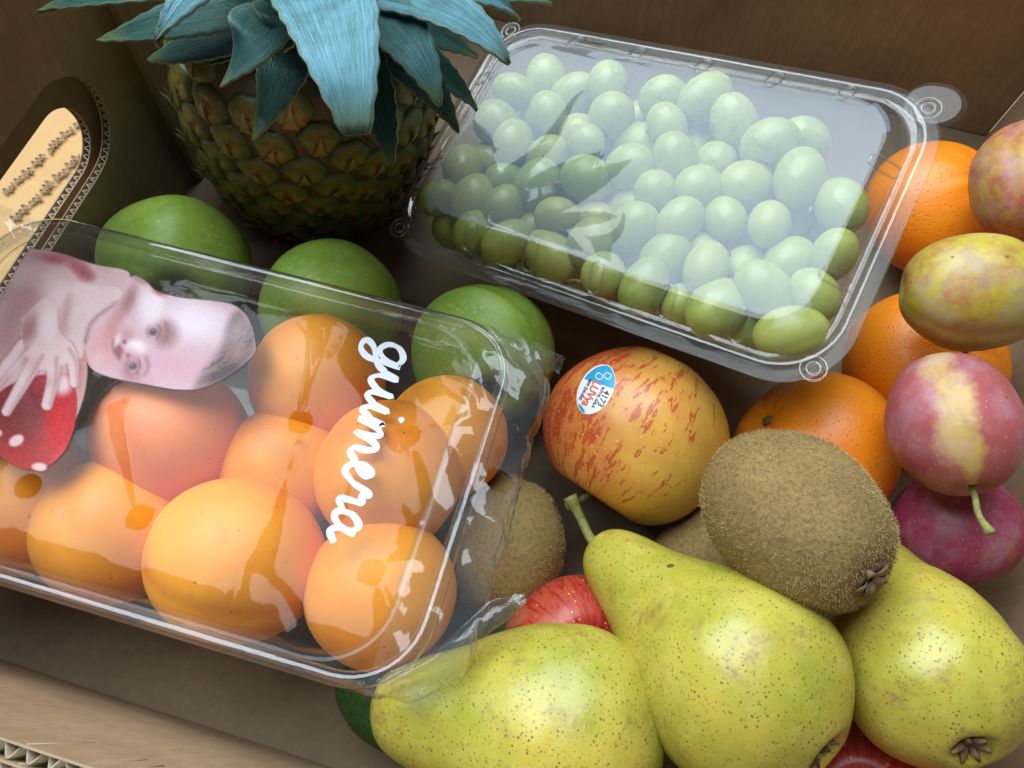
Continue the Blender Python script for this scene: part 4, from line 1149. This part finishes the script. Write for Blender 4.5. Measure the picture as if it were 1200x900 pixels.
for x, y in ((180, 390), (158, 432)):
    paint(sd_el(x, y, 9, 6.5, 1.2), (200, 176, 178), 2.5, .6, False, face); paint(sd_el(x, y, 5.2, 4.6), (84, 66, 68), 2.2, .92, False, face); paint(sd_el(x - 1.2, y - 1.6, 1.0, 1.0), (200, 196, 200), .8, .6, False, face)
    paint(sd_line([(x + 6, y - 8), (x + 8.5, y), (x + 5, y + 9)], 1.2, .8), (120, 78, 72), 2, .75, False, face); paint(sd_line([(x - 6, y - 7), (x - 8, y), (x - 5, y + 7)], 1.0, .7), (160, 104, 98), 2, .6, False, face); paint(sd_line([(x + 15, y - 10), (x + 18, y), (x + 15, y + 11)], 2.4, 1.6), (150, 108, 98), 3, .55, False, face)
for k in range(60):                              # ragged fringe of hair
    q = np.random.RandomState(100 + k); x0, y0 = q.uniform(238, 300), 0; x0 = q.uniform(246, 300); y0 = 372 + (300 - x0) * 1.25 + q.uniform(-6, 24)
    paint(sd_line([(x0, y0), (x0 - 5, y0 + 6), (x0 - 13, y0 + 9)], .9, .4), (104, 76, 68) if k % 3 else (178, 150, 138), 1.2, .5, False, face)
paint(sd_line([(98, 414), (112, 440), (150, 452), (205, 462)], 2.2, 1.2), (176, 112, 116), 3, .5, False, face)
paint(sd_line([(100, 400), (108, 376), (134, 354)], 2.6, 1.6), (170, 110, 102), 4, .6, False)
for k in range(26):                              # mottled shading
    q = np.random.RandomState(k); x0, y0 = q.uniform(-10, 290), q.uniform(295, 470)
    paint(sd_el(x0, y0, q.uniform(6, 16), q.uniform(5, 12), q.uniform(0, 3)), [(204, 150, 146), (236, 214, 216), (192, 142, 136)][k % 3], 10, .32, False)
gr = np.random.RandomState(2).normal(0, .012, PX.shape); col = np.clip(np.power(np.clip(col, 0, 1), (1.42, 1.32, 1.22)) * .80 + gr[..., None] * (alp[..., None] > .1), 0, 1)
V, F, Cc = [], [], []
ny_, nx_ = PX.shape; vid = -np.ones(PX.shape, int)
keep = np.zeros(PX.shape, bool)
for j in range(ny_ - 1):
    for i in range(nx_ - 1):
        if alp[j:j + 2, i:i + 2].max() > .02: keep[j:j + 2, i:i + 2] = True
for j, i in zip(*np.nonzero(keep)):
    l = a_local(PX[j, i], PY[j, i], .0042); vid[j, i] = len(V); V.append((l.x, l.y, film_z(l.x, l.y) + .0003)); Cc.append((*col[j, i], alp[j, i]))
okx = -(AW / 2 - .010)
for j in range(ny_ - 1):
    for i in range(nx_ - 1):
        if alp[j:j + 2, i:i + 2].max() > .02 and V[vid[j, i]][0] > okx: F.append((vid[j, i], vid[j, i + 1], vid[j + 1, i + 1], vid[j + 1, i]))
pic = obj('printed_picture', V, F, None, film); colattr(pic, Cc)
t = MT('printed_picture', .5, spec=.35); at_ = t.attr(); t.set('Base Color', at_[0]); t.set('Alpha', t.math('MULTIPLY', at_[3], .95)); pic.data.materials.append(t.m)
pic['label'] = 'print of a child resting its cheek and reaching for a red tomato'
# loose folded ends of the film
def strip(Pa, Pb, n=24, m=8, wob=.0012, seed=0.):
    A = catmull(Pa, n // (len(Pa) - 1)); B = catmull(Pb, n // (len(Pb) - 1)); k = min(len(A), len(B)); V, F = [], []
    for i in range(k):
        for j in range(m + 1):
            s = j / m; p = A[i] * (1 - s) + B[i] * s
            V.append((p[0] + wob * nz(i * .3, j * .5, seed), p[1] + wob * nz(i * .3, j * .5, seed + 5), p[2] + 1.8 * wob * nz(i * .25, j * .6, seed + 9) + .003 * math.sin(math.pi * s)))
    for i in range(k - 1):
        for j in range(m): F.append((i * (m + 1) + j, i * (m + 1) + j + 1, (i + 1) * (m + 1) + j + 1, (i + 1) * (m + 1) + j))
    return V, F
def lp(*q): return [np.array(a_local(x, y, z)) for x, y, z in q]
obj('film_tail', *strip(lp((440, 800, -.010), (520, 758, -.006), (575, 712, -.003), (614, 696, -.003)), lp((470, 812, -.014), (540, 780, -.012), (590, 745, -.008), (618, 722, -.006)), seed=1.), M_crinkle, film)
obj('film_tail', *strip(lp((470, 796, -.018), (530, 775, -.014), (585, 735, -.012), (616, 706, -.008)), lp((440, 800, -.010), (520, 752, -.005), (572, 706, -.002), (612, 697, -.003)), seed=3.), M_crinkle, film)
obj('film_tail', *strip(lp((575, 372, .000), (610, 392, .004), (640, 408, .002), (662, 420, -.004)), lp((600, 450, -.002), (625, 440, .005), (645, 436, .002), (655, 440, -.004)), seed=6.), M_crinkle, film)
obj('film_tail', *strip(lp((-40, 225, .002), (0, 240, .006), (30, 252, .003), (62, 268, .001)), lp((-40, 330, .002), (-5, 300, .007), (18, 288, .005), (40, 284, .002)), seed=8.), M_crinkle, film)
